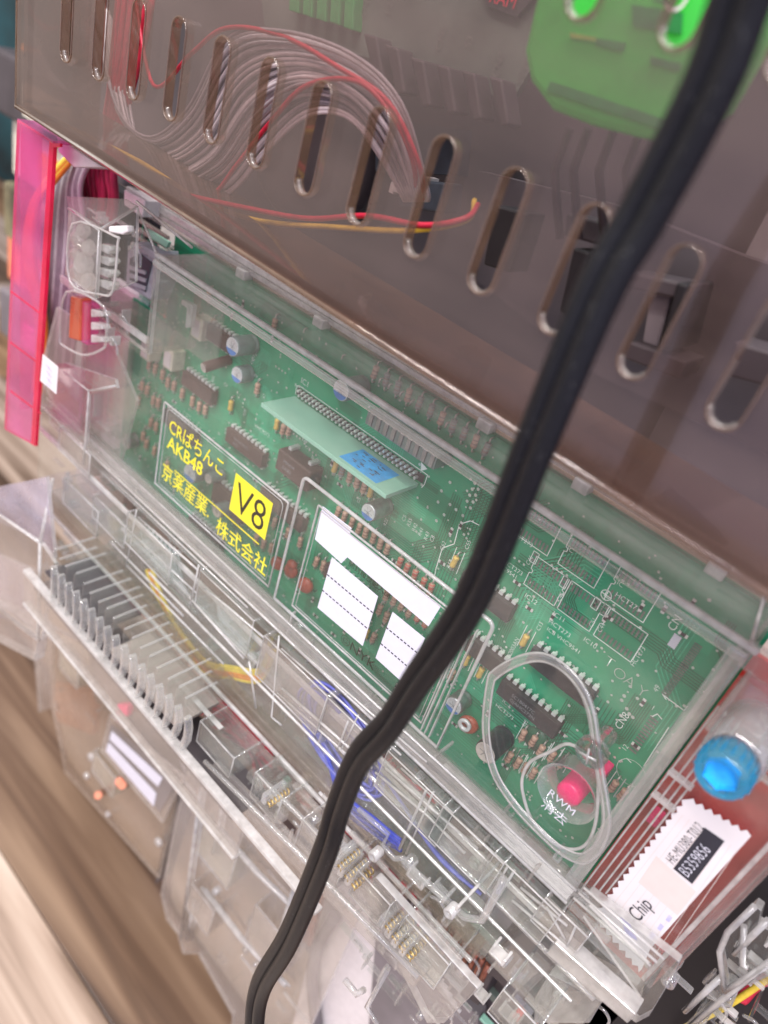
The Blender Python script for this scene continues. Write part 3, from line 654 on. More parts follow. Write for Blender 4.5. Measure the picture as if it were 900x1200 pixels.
# big loop rib, screw, pink reset button
LP = [(572, 800), (579, 787), (600, 774), (622, 767), (643, 769), (665, 783), (683, 805), (694, 832), (699, 862), (704, 900), (713, 960), (706, 990), (694, 1005), (680, 1010), (655, 998), (622, 967), (598, 940), (577, 905), (567, 855)]
lc = Vector((sum(p[0] for p in LP) / len(LP), sum(p[1] for p in LP) / len(LP)))
def ringpath(k, y): return catmull([Q(lc.x + (u - lc.x) * k, lc.y + (v - lc.y) * k, y) for u, v in LP], 5, True)
MB().tube(ringpath(.97, YF - 1.4), 1.45, 14, closed=True, flat=.5).build('loop_rib', 'clear_rod', case)
MB().tube(ringpath(1.015, YF - 1.6), .3, 8, closed=True).build('loop_edge', 'clear_edge', case)
MB().tube(ringpath(.925, YF - 1.6), .28, 8, closed=True).build('loop_edge', 'clear_edge', case)
LI = [(668, 872), (645, 881), (624, 891), (614, 905), (612, 925), (622, 958), (645, 985), (668, 995), (686, 990), (697, 968), (701, 930), (697, 895)]
MB().tube(catmull([Q(u, v, YF - 1) for u, v in LI], 5, True), .5, 8, closed=True).build('loop_rib', 'clear_edge', case)
c = Q(664, 930, YF)
MB().lathe((c.x, YF - .2, c.z), (0, 1, 0), [(9.2, 0), (8.6, .5), (8.2, 7), (7.6, 8), (7.2, 7.6), (7.4, 6.5), (8.0, .6), (9.2, 0)], 36).build('button_cup', 'clear_rod', case)
MB().lathe((c.x, YF + 7, c.z), (0, 1, 0), [(7.4, 0), (4, .6), (.05, .8)], 36).build('cup_floor', 'clear', case)
text('RWM', Q(641, 930, YF - 2), 'x', 2.6, 'white_print', case, thick=-.03); text('消去', Q(633, 943, YF - 2), 'x', 3.0, 'white_print', case, thick=-.03)
button = thing('reset_button', Q(668, 932, -8), 'bright pink reset button behind the round clear cup', 'button')
q = Q(666, 931, -19)
MB().lathe(q, (0, 1, 0), [(.05, -.6), (3.0, -.5), (3.8, 0), (3.8, 14)], 24).build('button_head', 'lens_pink', button); MB().box(q.x - 4, q.x + 4.5, -6, -.4, q.z - 4, q.z + 4).build('button_base', 'lens_pink', button, bevel=.6)
s_ = Q(690, 885, YF - 3)
scr = thing('clear_screw', s_, 'clear plastic screw with cross slots above the pink button', 'screw')
MB().lathe(s_, (0, 1, 0), [(.05, -.4), (3.6, -.2), (4.4, .8), (4.4, 3), (3.0, 3.4), (2.4, 12), (.05, 12.2)], 28).build('screw_head', 'glass_plastic', scr)
for i in range(2):
    a_ = i * math.pi / 2 + .3; d = Vector((math.cos(a_), 0, math.sin(a_))) * 2.4
    MB().tube([s_ - d + Vector((0, -.6, 0)), s_ + d + Vector((0, -.6, 0))], .35, 6).build('slot', 'clear_edge', scr)

# ------------------------------------------------------------------ lower edge of the case: stacked ledges
led = thing('clear_ledge_frame', (-140, -30, -240), 'clear ribbed plastic tray frame running under the board case', 'tray')
def rail(x0, x1, y, z, hy, hz, mat='clear_edge', name='rail', bevel=.35): return MB().box(x0, x1, y - hy / 2, y + hy / 2, z - hz / 2, z + hz / 2).build(name, mat, led, bevel=bevel)
rail(-300, 6, -24, -188.2, 5, 1.6); rail(-300, 12, -28, -190.6, 1.4, 2.2, 'clear_rod'); rail(-300, 24, -22, -193.6, 1.6, 1.4); rail(-300, 24, -26, -197, 2.4, 1.2, 'clear_rod')
rail(-300, 22, -31, -199.5, 1.2, 2.4); rail(-296, 20, -27, -204.6, 1.2, 1.0); rail(-225, 18, -33, -207.2, 1.0, 1.6, 'clear_rod')
rail(-200, 14, -35, -212.6, 1.0, 1.0); rail(-300, -14, -30, -235, 4.0, 6.5, 'clear_beige'); rail(-300, -14, -33, -238.6, 1.4, 1.6)
MB().box(-300, 24, -20, -19, -200, -189.2).build('ledge_sheet', 'clear_milky', led)
MB().box(-300, 20, -31.5, -30.5, -234.2, -200.8).build('tray_front', 'clear', led)
MB().box(-300, -12, -30, 12, -238.6, -237.2).build('tray_floor', 'clear_milky', led)
# ribs and highlight lines of the tray, traced as pale bars
def bar(pts, y, r=.55, mat='clear_edge', name='rib', seg=6): return MB().tube([Q(u, v, y) for u, v in pts], r, seg).build(name, mat, led)
for pts in [[(160, 597), (148, 665)], [(148, 662), (262, 778)], [(162, 606), (232, 668), (224, 706)], [(233, 662), (222, 712)], [(222, 700), (286, 772)], [(292, 775), (300, 830)],
            [(240, 690), (268, 712), (310, 748)], [(130, 560), (235, 660), (290, 712)], [(128, 600), (230, 695)], [(130, 635), (215, 722)], [(327, 745), (318, 840), (330, 850)], [(325, 812), (430, 905)], [(330, 806), (436, 900)],
            [(330, 760), (470, 885)], [(345, 757), (500, 893)], [(420, 838), (400, 878)], [(408, 845), (395, 880)], [(500, 925), (468, 995)], [(508, 928), (476, 1000)], [(440, 905), (500, 955), (545, 1000)], [(452, 900), (560, 995)], [(470, 900), (590, 1010)],
            [(595, 1015), (563, 1072)], [(603, 1020), (568, 1078)], [(640, 1062), (662, 1100)], [(675, 1085), (663, 1112)], [(610, 1040), (665, 1085)], [(600, 1055), (665, 1110)]]:
    bar(pts, -34, random.uniform(.3, .55))
MB().tube([Q(472, 1008, -37), Q(545, 1075, -37), Q(565, 1078, -37), Q(578, 1055, -37), Q(590, 1030, -37)], 1.2, 8).build('bumper', 'clear_rod', led)
MB().tube([Q(420, 948, -36), Q(455, 978, -36), Q(448, 990, -36), Q(462, 1006, -36), Q(474, 1006, -36)], .9, 8).build('bumper', 'clear_rod', led)
# right end block of the ledge
def slab(pts, y, th, mats, name, par, bevel=0): return MB().prism([Q(u, v, y) for u, v in pts], th, 0, 1 if isinstance(mats, list) and len(mats) > 1 else None).build(name, mats, par, bevel=bevel)
slab([(668, 1060), (690, 1045), (796, 1128), (790, 1142), (760, 1192), (745, 1200), (640, 1118)], -29, 3, ['clear', 'clear_edge'], 'end_block', led, .5)
slab([(640, 1118), (650, 1105), (745, 1190), (735, 1200)], -36, 6, ['clear_milky', 'clear_edge'], 'end_step', led, .4)
slab([(643, 1142), (660, 1150), (705, 1175), (690, 1200), (625, 1200), (626, 1170)], -30, 14, ['clear', 'clear_edge'], 'foot_block', led, .6)
slab([(683, 1075), (690, 1062), (760, 1130), (750, 1170)], -36, .8, ['clear', 'clear_edge'], 'window', led)
for i in range(3): bar([(672 + 6 * i, 1052 - 6 * i), (762 + 8 * i, 1132 - 4 * i)], -34.6, .4)

# ------------------------------------------------------------------ comb below the tray
comb = thing('slotted_guide', (-180, -50, -250), 'clear comb shaped ball guide with dark slots, lower left', 'guide')
for i in range(17):
    x = -243 + i * 6.2 + random.uniform(-.8, .8)
    MB().box(x, x + 1.0, -54, -31.8, -238, -224.5).build('slat', ['clear'], comb, bevel=.25)
    MB().box(x, x + 1.0, -55.0 + random.uniform(0, 2), -40 + random.uniform(-3, 7), -224.4, -223.7).build('slat_cap', 'clear_rod', comb, bevel=.3)
for i in range(17):
    x = -241 + i * 6.2
    MB().prism([(x, -55.6, -231), (x + 2.6, -57, -230.2), (x + 4.6, -57.2, -234), (x + 4.8, -57.2, -241), (x + 3, -57, -247), (x, -55.6, -247.6), (x + 1.2, -56, -243), (x + 2.4, -56.6, -239), (x + 2.2, -56.6, -235), (x + .8, -56, -233)], Vector((.5, 3, 0))).build('tooth', ['clear_rod'], comb, bevel=.5)
MB().box(-250, -206, -53, -32, -243, -241.5).build('dark_shelf', 'frame_dark', comb)
MB().box(-196, -148, -53, -32, -246, -244.5).build('pale_shelf', 'frame_taupe', comb)
MB().box(-262, -100, -57, -55, -268.5, -250).build('front_rail', ['clear_milky'], comb, bevel=.5)
MB().box(-262, -60, -57.6, -54, -250, -247.8).build('rail_edge', 'clear_edge', comb, bevel=.5)
MB().box(-262, -100, -57.6, -54, -270, -268.4).build('rail_edge', 'clear_edge', comb, bevel=.4)
MB().box(-262, -60, -34, -32, -262, -243).build('back_rail', 'clear_milky', comb)
MB().box(-262, -110, -52, -34, -262, -260).build('slot_floor', 'frame_dark', comb)
# second comb to the right with spring contacts
comb2 = thing('contact_guide', (-90, -45, -250), 'clear guide with small brass springs beside the black cord', 'guide')
for (u, v) in [(318, 928), (400, 1000), (408, 1012), (416, 1022), (455, 1070), (463, 1082), (471, 1093), (480, 1103)]:
    p = Q(u, v, -46)
    o = MB().box(p.x - .8, p.x + 1.6, -50, -40, p.z - 3, p.z + 2).build('contact_block', 'clear_rod', comb2, bevel=.4)
    sp = MB(); sp.tube([(p.x + 3 + 1.1 * math.cos(t * .9), -50 + t * .22, p.z - 1 + 1.1 * math.sin(t * .9)) for t in range(46)], .22, 5); sp.build('spring', 'brass', o)
MB().prism([Q(236, 905, -48), Q(252, 893, -48), Q(500, 1140, -48), Q(484, 1158, -48)], 2).build('front_rail', ['clear_milky', 'clear_edge'], comb2, bevel=.4)
MB().tube([Q(240, 892, -49), Q(340, 990, -49), Q(490, 1145, -49)], 1.0, 8).build('rail_edge', 'clear_rod', comb2)
MB().tube([Q(300, 905, -44), Q(380, 985, -44), Q(470, 1085, -44), Q(540, 1160, -44)], 1.0, 8).build('rail_edge', 'clear_rod', comb2)
MB().prism([Q(420, 1040, -46), Q(440, 1028, -46), Q(560, 1160, -46), Q(520, 1200, -46), Q(500, 1200, -46)], 3, 0, 1).build('cover', ['clear_milky', 'clear_edge'], comb2, bevel=.5)
MB().tube([Q(455, 1135, -50), Q(430, 1180, -50), Q(442, 1200, -50)], .9, 8).build('hook', 'clear_rod', comb2)
MB().tube([Q(404, 1148, -48), Q(418, 1165, -48), Q(426, 1160, -48)], 1.2, 8).build('hook', 'clear_rod', comb2)

# ------------------------------------------------------------------ interior frame behind everything
fr = thing('machine_frame', (-180, 40, -480), 'taupe inner frame of the machine behind the clear trays', 'frame')
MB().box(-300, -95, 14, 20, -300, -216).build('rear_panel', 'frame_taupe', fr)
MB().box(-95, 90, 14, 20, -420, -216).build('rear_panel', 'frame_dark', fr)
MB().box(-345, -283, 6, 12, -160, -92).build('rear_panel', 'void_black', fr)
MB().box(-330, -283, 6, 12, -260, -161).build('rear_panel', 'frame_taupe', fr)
MB().box(32, 220, 12, 16, -330, -66).build('rear_panel', 'void_black', fr)  # black sheets stand in for the dark, unlit inside
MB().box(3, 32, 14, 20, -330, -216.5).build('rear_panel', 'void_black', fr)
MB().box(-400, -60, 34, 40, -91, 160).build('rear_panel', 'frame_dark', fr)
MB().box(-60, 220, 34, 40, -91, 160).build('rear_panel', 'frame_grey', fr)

# transformer coil and grey block under the tray
co = thing('relay_coil', (-50, 0, -260), 'copper wound coil beside a dark grey block under the tray', 'coil')
for i in range(9):
    u = 517 + i * 7; v = 1085 + i * 6.5
    a = Q(u, v - 8, -8); MB().tube([a, Q(u - 12, v + 18, -8)], 1.2, 7).build('winding', 'copper', co)
slab([(430, 1005), (470, 1010), (590, 1120), (560, 1180), (480, 1110)], 0, 20, ['frame_dark'], 'core', co, 1)
gb = thing('grey_solenoid', (-30, 0, -290), 'square grey frosted block under the tray next to the coil', 'solenoid')
slab([(598, 1100), (642, 1140), (608, 1175), (560, 1130)], -8, 14, ['frame_dark', 'frame_dark'], 'body', gb, 1.2)
slab([(600, 1112), (630, 1140), (606, 1162), (575, 1130)], -8.6, .5, ['clear_milky'], 'face', gb, .2)

# wires in the tray
def loops(name, cu0, n, ru, rv, y, mat, label, r=.55, group=None):
    t_ = thing(name, Q(cu0[0], cu0[1], y), label, 'wire')
    for i in range(n):
        a0 = random.uniform(0, .5); sc1 = random.uniform(.72, 1.12); du_ = random.uniform(-8, 8); dv_ = random.uniform(-7, 7); pts = []
        for k in range(14):
            a_ = a0 + k * math.tau / 14
            pts.append(Q(cu0[0] + du_ + sc1 * (ru * (1 + .03 * random.uniform(-1, 1)) * math.cos(a_) * .8 + rv * .42 * math.sin(a_)), cu0[1] + dv_ + sc1 * (rv * math.sin(a_) + ru * .42 * math.cos(a_)), y + random.uniform(-.3, .3) + i * .55))
        MB().tube(catmull(pts, 5, True), r, 7, closed=True).build('strand', mat, t_)
    return t_
bl = loops('wire_coil', (400, 868), 20, 40, 56, -29, 'wire_navy', 'loosely coiled blue wires lying in the clear tray behind the cord')
for i in range(7):
    wire('strand', [Q(430 + i * 3, 880 + i * 4, -26), Q(470 + i * 2, 940 + i * 3, -27), Q(500 + i * 3, 985 + i * 4, -27), Q(540 + i * 4, 1030 + i * 3, -25)], .6, 'wire_navy', bl)
for i in range(4):
    wire('strand', [Q(372 + i * 3, 850 + i * 5, -26), Q(400, 925 + i * 6, -28), Q(440, 960 + i * 6, -28), Q(470, 985 + i * 4, -28)], .7, 'wire_blue', bl)
rw = thing('red_wire_pair', Q(480, 915, -16), 'short pink red wires crossing the blue wires in the tray', 'wire')
for i in range(2): wire('strand', [Q(452 + i * 4, 885, -18), Q(470, 908 + i * 5, -20), Q(500, 930 + i * 3, -18), Q(530, 945 + i * 5, -12)], .9, 'wire_red', rw)
yw_ = thing('yellow_orange_wires', Q(220, 740, -20), 'yellow and orange wires lying in the left part of the clear tray', 'wire')
for i in range(5):
    wire('strand', [Q(172 + i * 1.5, 668, -24), Q(186 + i * 2, 702 + i * 1.5, -27), Q(212 + i * 1, 740 + i * 2.5, -28), Q(240, 774 + i * 3.2, -28), Q(272, 782 + i * 3, -27), Q(306, 785 + i * 3, -26), Q(318 + i, 762, -24)], .95, ['wire_yellow', 'wire_yellow', 'wire_orange', 'wire_orange', 'wire_yellow'][i], yw_)
wire('strand', [Q(298, 795, -18), Q(312, 772, -20), Q(318, 750, -18), Q(330, 745, -12), Q(345, 760, -8)], 1.0, 'wire_yellow', yw_)
rb = thing('ribbon_cable', Q(185, 650, -14), 'flat grey ribbon cable bent inside the upper left of the tray', 'cable')
for i in range(10):
    wire('strand', [Q(164 + i * 5, 612 + i * 3.6, -14), Q(170 + i * 4.6, 640 + i * 3.6, -16), Q(190 + i * 3.6, 672 + i * 3.6, -14), Q(210 + i * 3, 690 + i * 4, -8)], .7, 'wire_grey', rb)
for i in range(10):
    wire('strand', [Q(255 + i * 4, 700 + i * 4, -10), Q(262 + i * 3.5, 740 + i * 2.5, -12), Q(282 + i * 3.5, 765 + i * 2, -12), Q(306 + i * 2, 775 + i * 1.5, -6)], .7, 'wire_grey', rb)
cnn = thing('wire_connector', Q(296, 790, -14), 'small white connector with black slot at the yellow wires', 'connector')
slab([(293, 768), (330, 798), (324, 812), (288, 780)], -16, 7, ['white_plastic'], 'housing', cnn, .4)
slab([(300, 777), (318, 792), (315, 799), (297, 784)], -16.6, .5, ['jack_dark'], 'slot', cnn)
# red wire loops under the comb
rl = thing('red_wire_loops', Q(260, 850, 0), 'thin red wires curling in the gap between tray and guide', 'wire')
for i in range(5): wire('strand', [Q(225, 812 + i * 5, 0), Q(255, 820 + i * 6, -6), Q(285, 845 + i * 6, -6), Q(320, 880 + i * 5, 0)], .8, 'wire_red', rl)

# ------------------------------------------------------------------ red board module with its sticker
rm = thing('red_board_module', (14, -10, -215), 'clear box holding a dark red circuit board right of the green board', 'module')
MB().box(-1.8, 27, -9, -7.4, -216, -100).build('red_board', 'pcb_red', rm)
MB().box(-1.6, 25, YF + 1, YF + 2.2, -213, -99).build('front_sheet', ['clear'], rm)
MB().box(25, 26.8, YF - 1, -2, -196, -99).build('side_wall', ['clear_milky'], rm, bevel=.3)
MB().box(23.6, 24.8, YF - .5, YF + .9, -196, -99).build('edge_rib', 'clear_edge', rm, bevel=.3)
MB().box(27, 28.6, YF + 3, -12, -190, -99).build('outer_channel', ['clear_milky'], rm, bevel=.4)
for dx, h in ((-1.4, 0), (.6, 0), (2.4, 3), (4.0, 6)): MB().box(dx, dx + .5, YF - .6, YF + .9, -186 + h, -108).build('rib', 'clear_edge', rm, bevel=.15)
for zz in (-132, -141): MB().box(-1.5, 5, YF - 1, YF + .9, zz, zz + 1).build('cross_rib', 'clear_edge', rm)
q = Q(768, 958, -12); MB().box(q.x - 1.6, q.x + 1.6, -14, -9.1, q.z - 1.6, q.z + 1.6).build('red_led', 'lens_pink', rm, bevel=.5)
st = thing('serial_sticker', Q(780, 1020, YF), 'white sticker with zigzag edges and black number box on the red module', 'sticker')
ys = YF + .2
def zig(a, b, n, amp):
    out = []; d = Vector((b[0] - a[0], b[1] - a[1])); nn = Vector((d.y, -d.x)).normalized()
    for i in range(n):
        for k, s2 in ((0, -1), (.5, 1)):
            t_ = (i + k) / n; out.append((a[0] + d.x * t_ + nn.x * amp * s2, a[1] + d.y * t_ + nn.y * amp * s2))
    return out
poly = zig((806, 935), (879, 978), 7, 2.4) + [(880, 980)] + [(762, 1112), (752, 1136)] + zig((750, 1138), (697, 1076), 7, -2.4)[::1] + zig((698, 1070), (804, 935), 17, 2.6)
MB().prism([Q(u, v, ys) for u, v in poly], .12).build('paper', 'sticker_white', st)
flat('black_box', [(826, 970), (849, 986), (811, 1036), (789, 1018)], 'ink_dark', st, ys - .1)
MB().prism([Q(769, 1003, ys - .05), Q(816, 1045, ys - .05), Q(794, 1073, ys - .05), Q(748, 1034, ys - .05)], .04).build('plain_square', 'sticker_square', st)
ru = math.atan2(1, 8)
def rtext(s, u, v, h, mat, **k):
    return text(s, Q(u, v, ys - .2), 'z', h, mat, st, **k)
rtext('HE-MU380-T012', 789, 1014, 2.5, 'ink_dark', stretch=.62, thick=-.04, space=1.08); rtext('B5359856', 806, 1029, 3.0, 'white_print', stretch=.66, thick=-.05, space=1.08)
rtext('i-Chip', 744, 1087, 4.0, 'ink_dark', stretch=.80, thick=-.02)
flat('lilac_mark', [(727, 1075), (738, 1083), (747, 1102), (734, 1096)], 'ink_lilac', st, ys - .1)
for u, v in ((760, 1098), (770, 1088), (780, 1078)): flat('lilac_mark', [(u, v), (u + 4, v + 3), (u + 8, v - 2), (u + 4, v - 6)], 'ink_lilac', st, ys - .1)
g_ = MB()
for i in range(9): A = Q(800 + i * 8, 955 + i * 5, ys - .04); B_ = Q(712 + i * 8, 1068 + i * 7, ys - .04); g_.add([A, B_, B_ + Vector((.12, 0, 0)), A + Vector((.12, 0, 0))], [(0, 1, 2, 3)])
tag(g_.build('guilloche_line', 'sticker_square', st), kind='stuff')
# blue cap
cp = Q(843, 912, -42)
bc = thing('blue_cap_plug', cp, 'translucent bright blue cap on a clear round post above the sticker', 'cap')
MB().lathe(cp, (0, 1, 0), [(3.6, .4), (4.1, 0), (5.3, .3), (5.7, 1.2), (5.8, 8), (5.2, 8.4)], 32).build('cap_shell', 'blue_clear', bc)
MB().lathe(cp + Vector((0, 2.5, 0)), (0, 1, 0), [(.05, .6), (2, .4), (3.8, 0), (3.9, -1.6)], 6, sm=False).build('hex_recess', 'sticker_blue', bc)
for i in range(18):
    a_ = i * math.tau / 18; MB().tube([cp + Vector((5.85 * math.cos(a_), 1.6, 5.85 * math.sin(a_))), cp + Vector((5.85 * math.cos(a_), 7.6, 5.85 * math.sin(a_)))], .28, 5).build('grip_rib', 'blue_clear', bc)
MB().lathe(cp + Vector((0, 8, 0)), (0, 1, 0), [(5.9, 0), (6.8, .6), (6.8, 16), (6.4, 17), (5.7, 16), (5.7, 1)], 32).build('clear_post', 'clear_rod', bc)
MB().box(cp.x - 8, cp.x + 13, -22, -20, cp.z - 6, cp.z + 13).build('base_plate', 'clear_milky', bc, bevel=1.2)
MB().box(cp.x - 8, cp.x - 6.6, -34, -21, cp.z + 2, cp.z + 14).build('lug', 'clear_milky', bc, bevel=.5)

# bracket at the lower right
br = thing('clear_bracket', (60, 0, -230), 'clear plastic bracket with ribs at the lower right corner', 'bracket')
slab([(884, 1062), (892, 1068), (888, 1085), (900, 1090), (960, 1040), (960, 1150), (900, 1145), (845, 1168), (800, 1210), (760, 1250), (820, 1210), (850, 1160), (843, 1116), (852, 1092)], -6, 4, ['clear', 'clear_edge'], 'web', br, .3)
for pts in [[(884, 1062), (853, 1092), (843, 1115), (849, 1162)], [(872, 1085), (870, 1130), (877, 1134)], [(860, 1118), (900, 1078)], [(849, 1162), (900, 1130)], [(800, 1210), (858, 1162), (900, 1128), (940, 1110)], [(802, 1185), (845, 1145)]]:
    MB().tube([Q(u, v, -8) for u, v in pts], .9, 7).build('rib', 'clear_edge', br)
lr = thing('wire_run', (60, 10, -240), 'thin yellow and red wires behind the clear bracket', 'wire')
wire('strand', [Q(780, 1215, 8), Q(850, 1180, 8), Q(910, 1140, 8)], 1, 'wire_yellow', lr); wire('strand', [Q(870, 1170, 10), Q(890, 1150, 10), Q(930, 1135, 10)], 2.0, 'wire_red', lr)

# ------------------------------------------------------------------ left end: connector bay, jack, levers
bay = thing('connector_bay', (-255, -20, -180), 'clear moulded connector housing at the left end of the case', 'housing')
slab([(171, 396), (109, 350), (70, 322), (70, 330), (108, 358), (170, 403)], -25, 1.5, ['clear_edge'], 'front_edge', bay, .2)
pA, pB = Q(171, 398, -25), Q(80, 330, -25)
MB().box(pB.x, -232.2, -25, -2, -129.6, -128.2).build('bay_floor', ['clear_milky'], bay)
slab([(80, 244), (116, 270), (112, 350), (76, 322)], -38, 1.4, ['clear_milky', 'clear_edge'], 'lever_wall', bay, .2)
slab([(116, 270), (160, 243), (158, 330), (112, 350)], -36, 1.2, ['clear', 'clear_edge'], 'lever_wall', bay, .2)
MB().tube([Q(116, 270, -38), Q(160, 242, -22), Q(183, 296, -26)], .5, 6).build('edge', 'clear_edge', bay)
MB().tube([Q(80, 244, -38), Q(116, 270, -38), Q(112, 350, -38)], .45, 6).build('edge', 'clear_edge', bay)
MB().tube([Q(160, 236, -24), Q(225, 290, -24)], .5, 6).build('edge', 'clear_edge', bay)
slab([(78, 230), (145, 233), (160, 242), (118, 268), (80, 243)], -34, 1, ['clear_milky', 'clear_edge'], 'lid', bay)
MB().tube(catmull([Q(u, v, -38) for u, v in [(85, 262), (135, 277), (138, 285), (132, 340), (118, 345), (82, 330)]], 4, True), .45, 7, closed=True).build('loop', 'clear_edge', bay)
for i in range(4): slab([(115, 285 + i * 14), (128, 288 + i * 14), (131, 293 + i * 14), (126, 298 + i * 14), (114, 293 + i * 14)], -36, 4, ['clear_edge'], 'finger', bay, .5)
slab([(127, 265), (148, 264), (149, 272), (143, 275), (127, 272)], -37, 3, ['white_plastic'], 'latch', bay, .5)
lv = thing('clear_lever', Q(95, 305, -36), 'frosted clear locking lever in the upper left housing', 'lever')
for i, (u, v, r) in enumerate([(98, 270, 3.2), (92, 282, 3.6), (104, 290, 3.2), (90, 300, 3.2), (98, 310, 5.0), (92, 322, 4.6), (104, 330, 3.8), (90, 335, 3.4)]):
    p = Q(u, v, -34); MB().lathe(p, (.3, -1, .3 * (-1) ** i), [(.05, -2), (r * .7, -1.6), (r, 0), (r * .7, 1.6), (.05, 2)], 9, sm=False).build('knob', 'clear_edge', lv)
ol_ = thing('orange_lever', Q(96, 380, -36), 'orange and pink locking lever in the clear frame below the frosted one', 'lever')
slab([(82, 347), (94, 350), (93, 400), (80, 396)], -36, 5, ['orange_clear'], 'tab', ol_, .6)
slab([(95, 352), (104, 356), (102, 405), (94, 401)], -35, 5, ['pink_clear'], 'tab', ol_, .6)
MB().tube(catmull([Q(u, v, -38) for u, v in [(78, 342), (122, 360), (124, 400), (118, 410), (98, 416), (76, 406), (70, 395)]], 4, True), .5, 7, closed=True).build('frame_loop', 'clear_rod', ol_)
for i in range(3): slab([(106, 362 + i * 15), (118, 365 + i * 15), (120, 371 + i * 15), (106, 372 + i * 15)], -36, 4, ['clear_edge'], 'finger', ol_, .5)
jk = thing('modular_jack', Q(165, 320, -14), 'grey modular phone jack with a dark opening inside the clear housing', 'jack')
slab([(150, 290), (158, 287), (172, 300), (186, 294), (188, 320), (176, 352), (147, 334)], -14, 9, ['jack_grey'], 'shell', jk, .4)
slab([(152, 303), (164, 297), (178, 308), (170, 342), (152, 330)], -14.4, .5, ['jack_dark'], 'opening', jk)
for i in range(3): slab([(152, 311 + i * 9), (171, 318 + i * 9), (170, 322 + i * 9), (152, 316 + i * 9)], -14.9, .5, ['jack_grey'], 'contact_slot', jk)
slab([(158, 283), (190, 300), (184, 306), (158, 292)], -16, 6, ['jack_grey'], 'tab', jk, .4)
MB().prism([Q(172, 268, -6), Q(198, 284, -6), Q(195, 290, -6), Q(175, 277, -6)], 1.2).build('board_corner', 'riser_green', jk)
# left pale clear column panels
lp = thing('clear_side_panel', (-280, -25, -180), 'pinkish clear side panel with a stepped window left of the board', 'panel')
slab([(66, 360), (130, 400), (160, 470), (140, 545), (60, 470), (45, 440)], -22, 1.4, ['clear_milky', 'clear_edge'], 'sheet', lp)
slab([(75, 425), (135, 445), (137, 455), (104, 462), (100, 548), (45, 500), (52, 430)], -30, 1.2, ['clear', 'clear_edge'], 'window', lp)
MB().tube([Q(75, 436, -32), Q(104, 458, -32), Q(98, 545, -32)], .45, 6).build('edge', 'clear_edge', lp); MB().tube([Q(104, 458, -32), Q(136, 452, -32)], .5, 6).build('edge', 'clear_edge', lp)
MB().box(-300, -276, 1, 5, -215, -128).build('backing', 'white_plastic', lp); lp.children[-1]['label'] = 'pale pinkish backing'
for i in range(9):
    z = -95 - i * 3.6; MB().box(-282, -262, 0, 2, z - 1.5, z).build('louvre', 'frame_taupe', lp, bevel=.3)
stk = thing('small_sticker', Q(57, 437, -44), 'small square white sticker with grey print beside the pink channel', 'sticker')
slab([(50, 415), (68, 430), (66, 462), (47, 446)], -44, .15, ['sticker_white'], 'paper', stk)
mm = MB()
for i in range(7): q = Q(54 + (i % 2) * 2, 428 + i * 3.6, -44.1); mm.box(q.x, q.x + 3.2, q.y - .03, q.y, q.z, q.z + .5)
tag(mm.build('faint_print', 'ink_lilac', stk), kind='stuff')

# pink channel
pk = thing('pink_channel', Q(30, 330, -40), 'translucent hot pink plastic cable channel at the left edge', 'cable channel')
YP = -42
slab([(20, 141), (62, 168), (40, 522), (5, 503)], YP, 1.2, ['pink_clear', 'pink_edge'], 'front_face', pk)
a, b_ = Q(62, 168, YP), Q(40, 522, YP)
MB().prism([Q(58, 166, YP - .4), Q(63, 168, YP - .4), Q(41, 523, YP - .4), Q(36, 520, YP - .4)], 1.4).build('red_edge', 'pink_edge', pk)
a2 = Q(20, 141, YP); MB().box(a2.x, a.x, YP + .1, YP + 7, a.z - .2, a.z + 1.0).build('top_plate', ['pink_clear'], pk)
MB().box(a2.x, a2.x + 1.2, YP + 1.3, YP + 9, -187, a.z - .4).build('side_plate', ['pink_clear'], pk)
for v0 in (345, 405, 462): MB().prism([Q(12, v0 - 5, YP - .1), Q(48, v0 + 22, YP - .1), Q(48, v0 + 24, YP - .1), Q(12, v0 - 3, YP - .1)], .1).build('joint', 'pink_edge', pk)
MB().prism([Q(63, 168, YP - .4), Q(70, 168, YP - .4), Q(70, 172, YP - .4), Q(63, 173, YP - .4)], 1).build('hook', 'pink_edge', pk)
wb_ = thing('grey_wire_bundle', Q(70, 280, -10), 'bundle of mauve grey wires behind the pink channel', 'wires')
for i in range(13):
    u0 = 60 + i * 3.2; wire('wire', [Q(u0 + 20, 168, -14), Q(u0 + 8 - i, 215, -16), Q(u0 - 2 + i * .2, 270, -14), Q(u0 - 6, 340, -16), Q(u0 - 14, 430, -12)], 1.2, ['wire_mid', 'wire_lilac', 'wire_lilac'][i % 3], wb_)
ow = thing('orange_wires', Q(40, 260, -24), 'yellow and orange wires glowing through the pink channel', 'wires')
for i in range(4): wire('wire', [Q(85, 180 + i * 2, -18), Q(66, 200 + i * 3, -22), Q(38 + i * 2, 240, -26), Q(30 + i * 3, 300, -26), Q(44 + i * 3, 380, -20), Q(40 + i * 3, 460, -18)], 1.3, ['wire_yellow', 'wire_orange'][i % 2], ow)
rwb = thing('crimson_wires', Q(118, 215, -8), 'dark crimson wires hanging below the smoked cover at the left', 'wires')
for i in range(7): wire('wire', [Q(98 + i * 6, 180, -8), Q(97 + i * 6, 205, -9), Q(99 + i * 6 + (i % 2) * 2, 232, -8), Q(97 + i * 6, 262, -6)], 1.6, 'wire_crimson', rwb)
wbk = thing('white_block', Q(95, 180, -24), 'plain white plastic block between pink channel and smoked cover', 'block')
slab([(66, 160), (120, 196), (86, 196), (68, 178)], -34, 12, ['white_plastic'], 'body', wbk, .5)
slab([(145, 222), (170, 235), (166, 255), (145, 240)], -12, 8, ['white_plastic'], 'lug', wbk, .5)
wbk.children[-1].name = 'spacer'

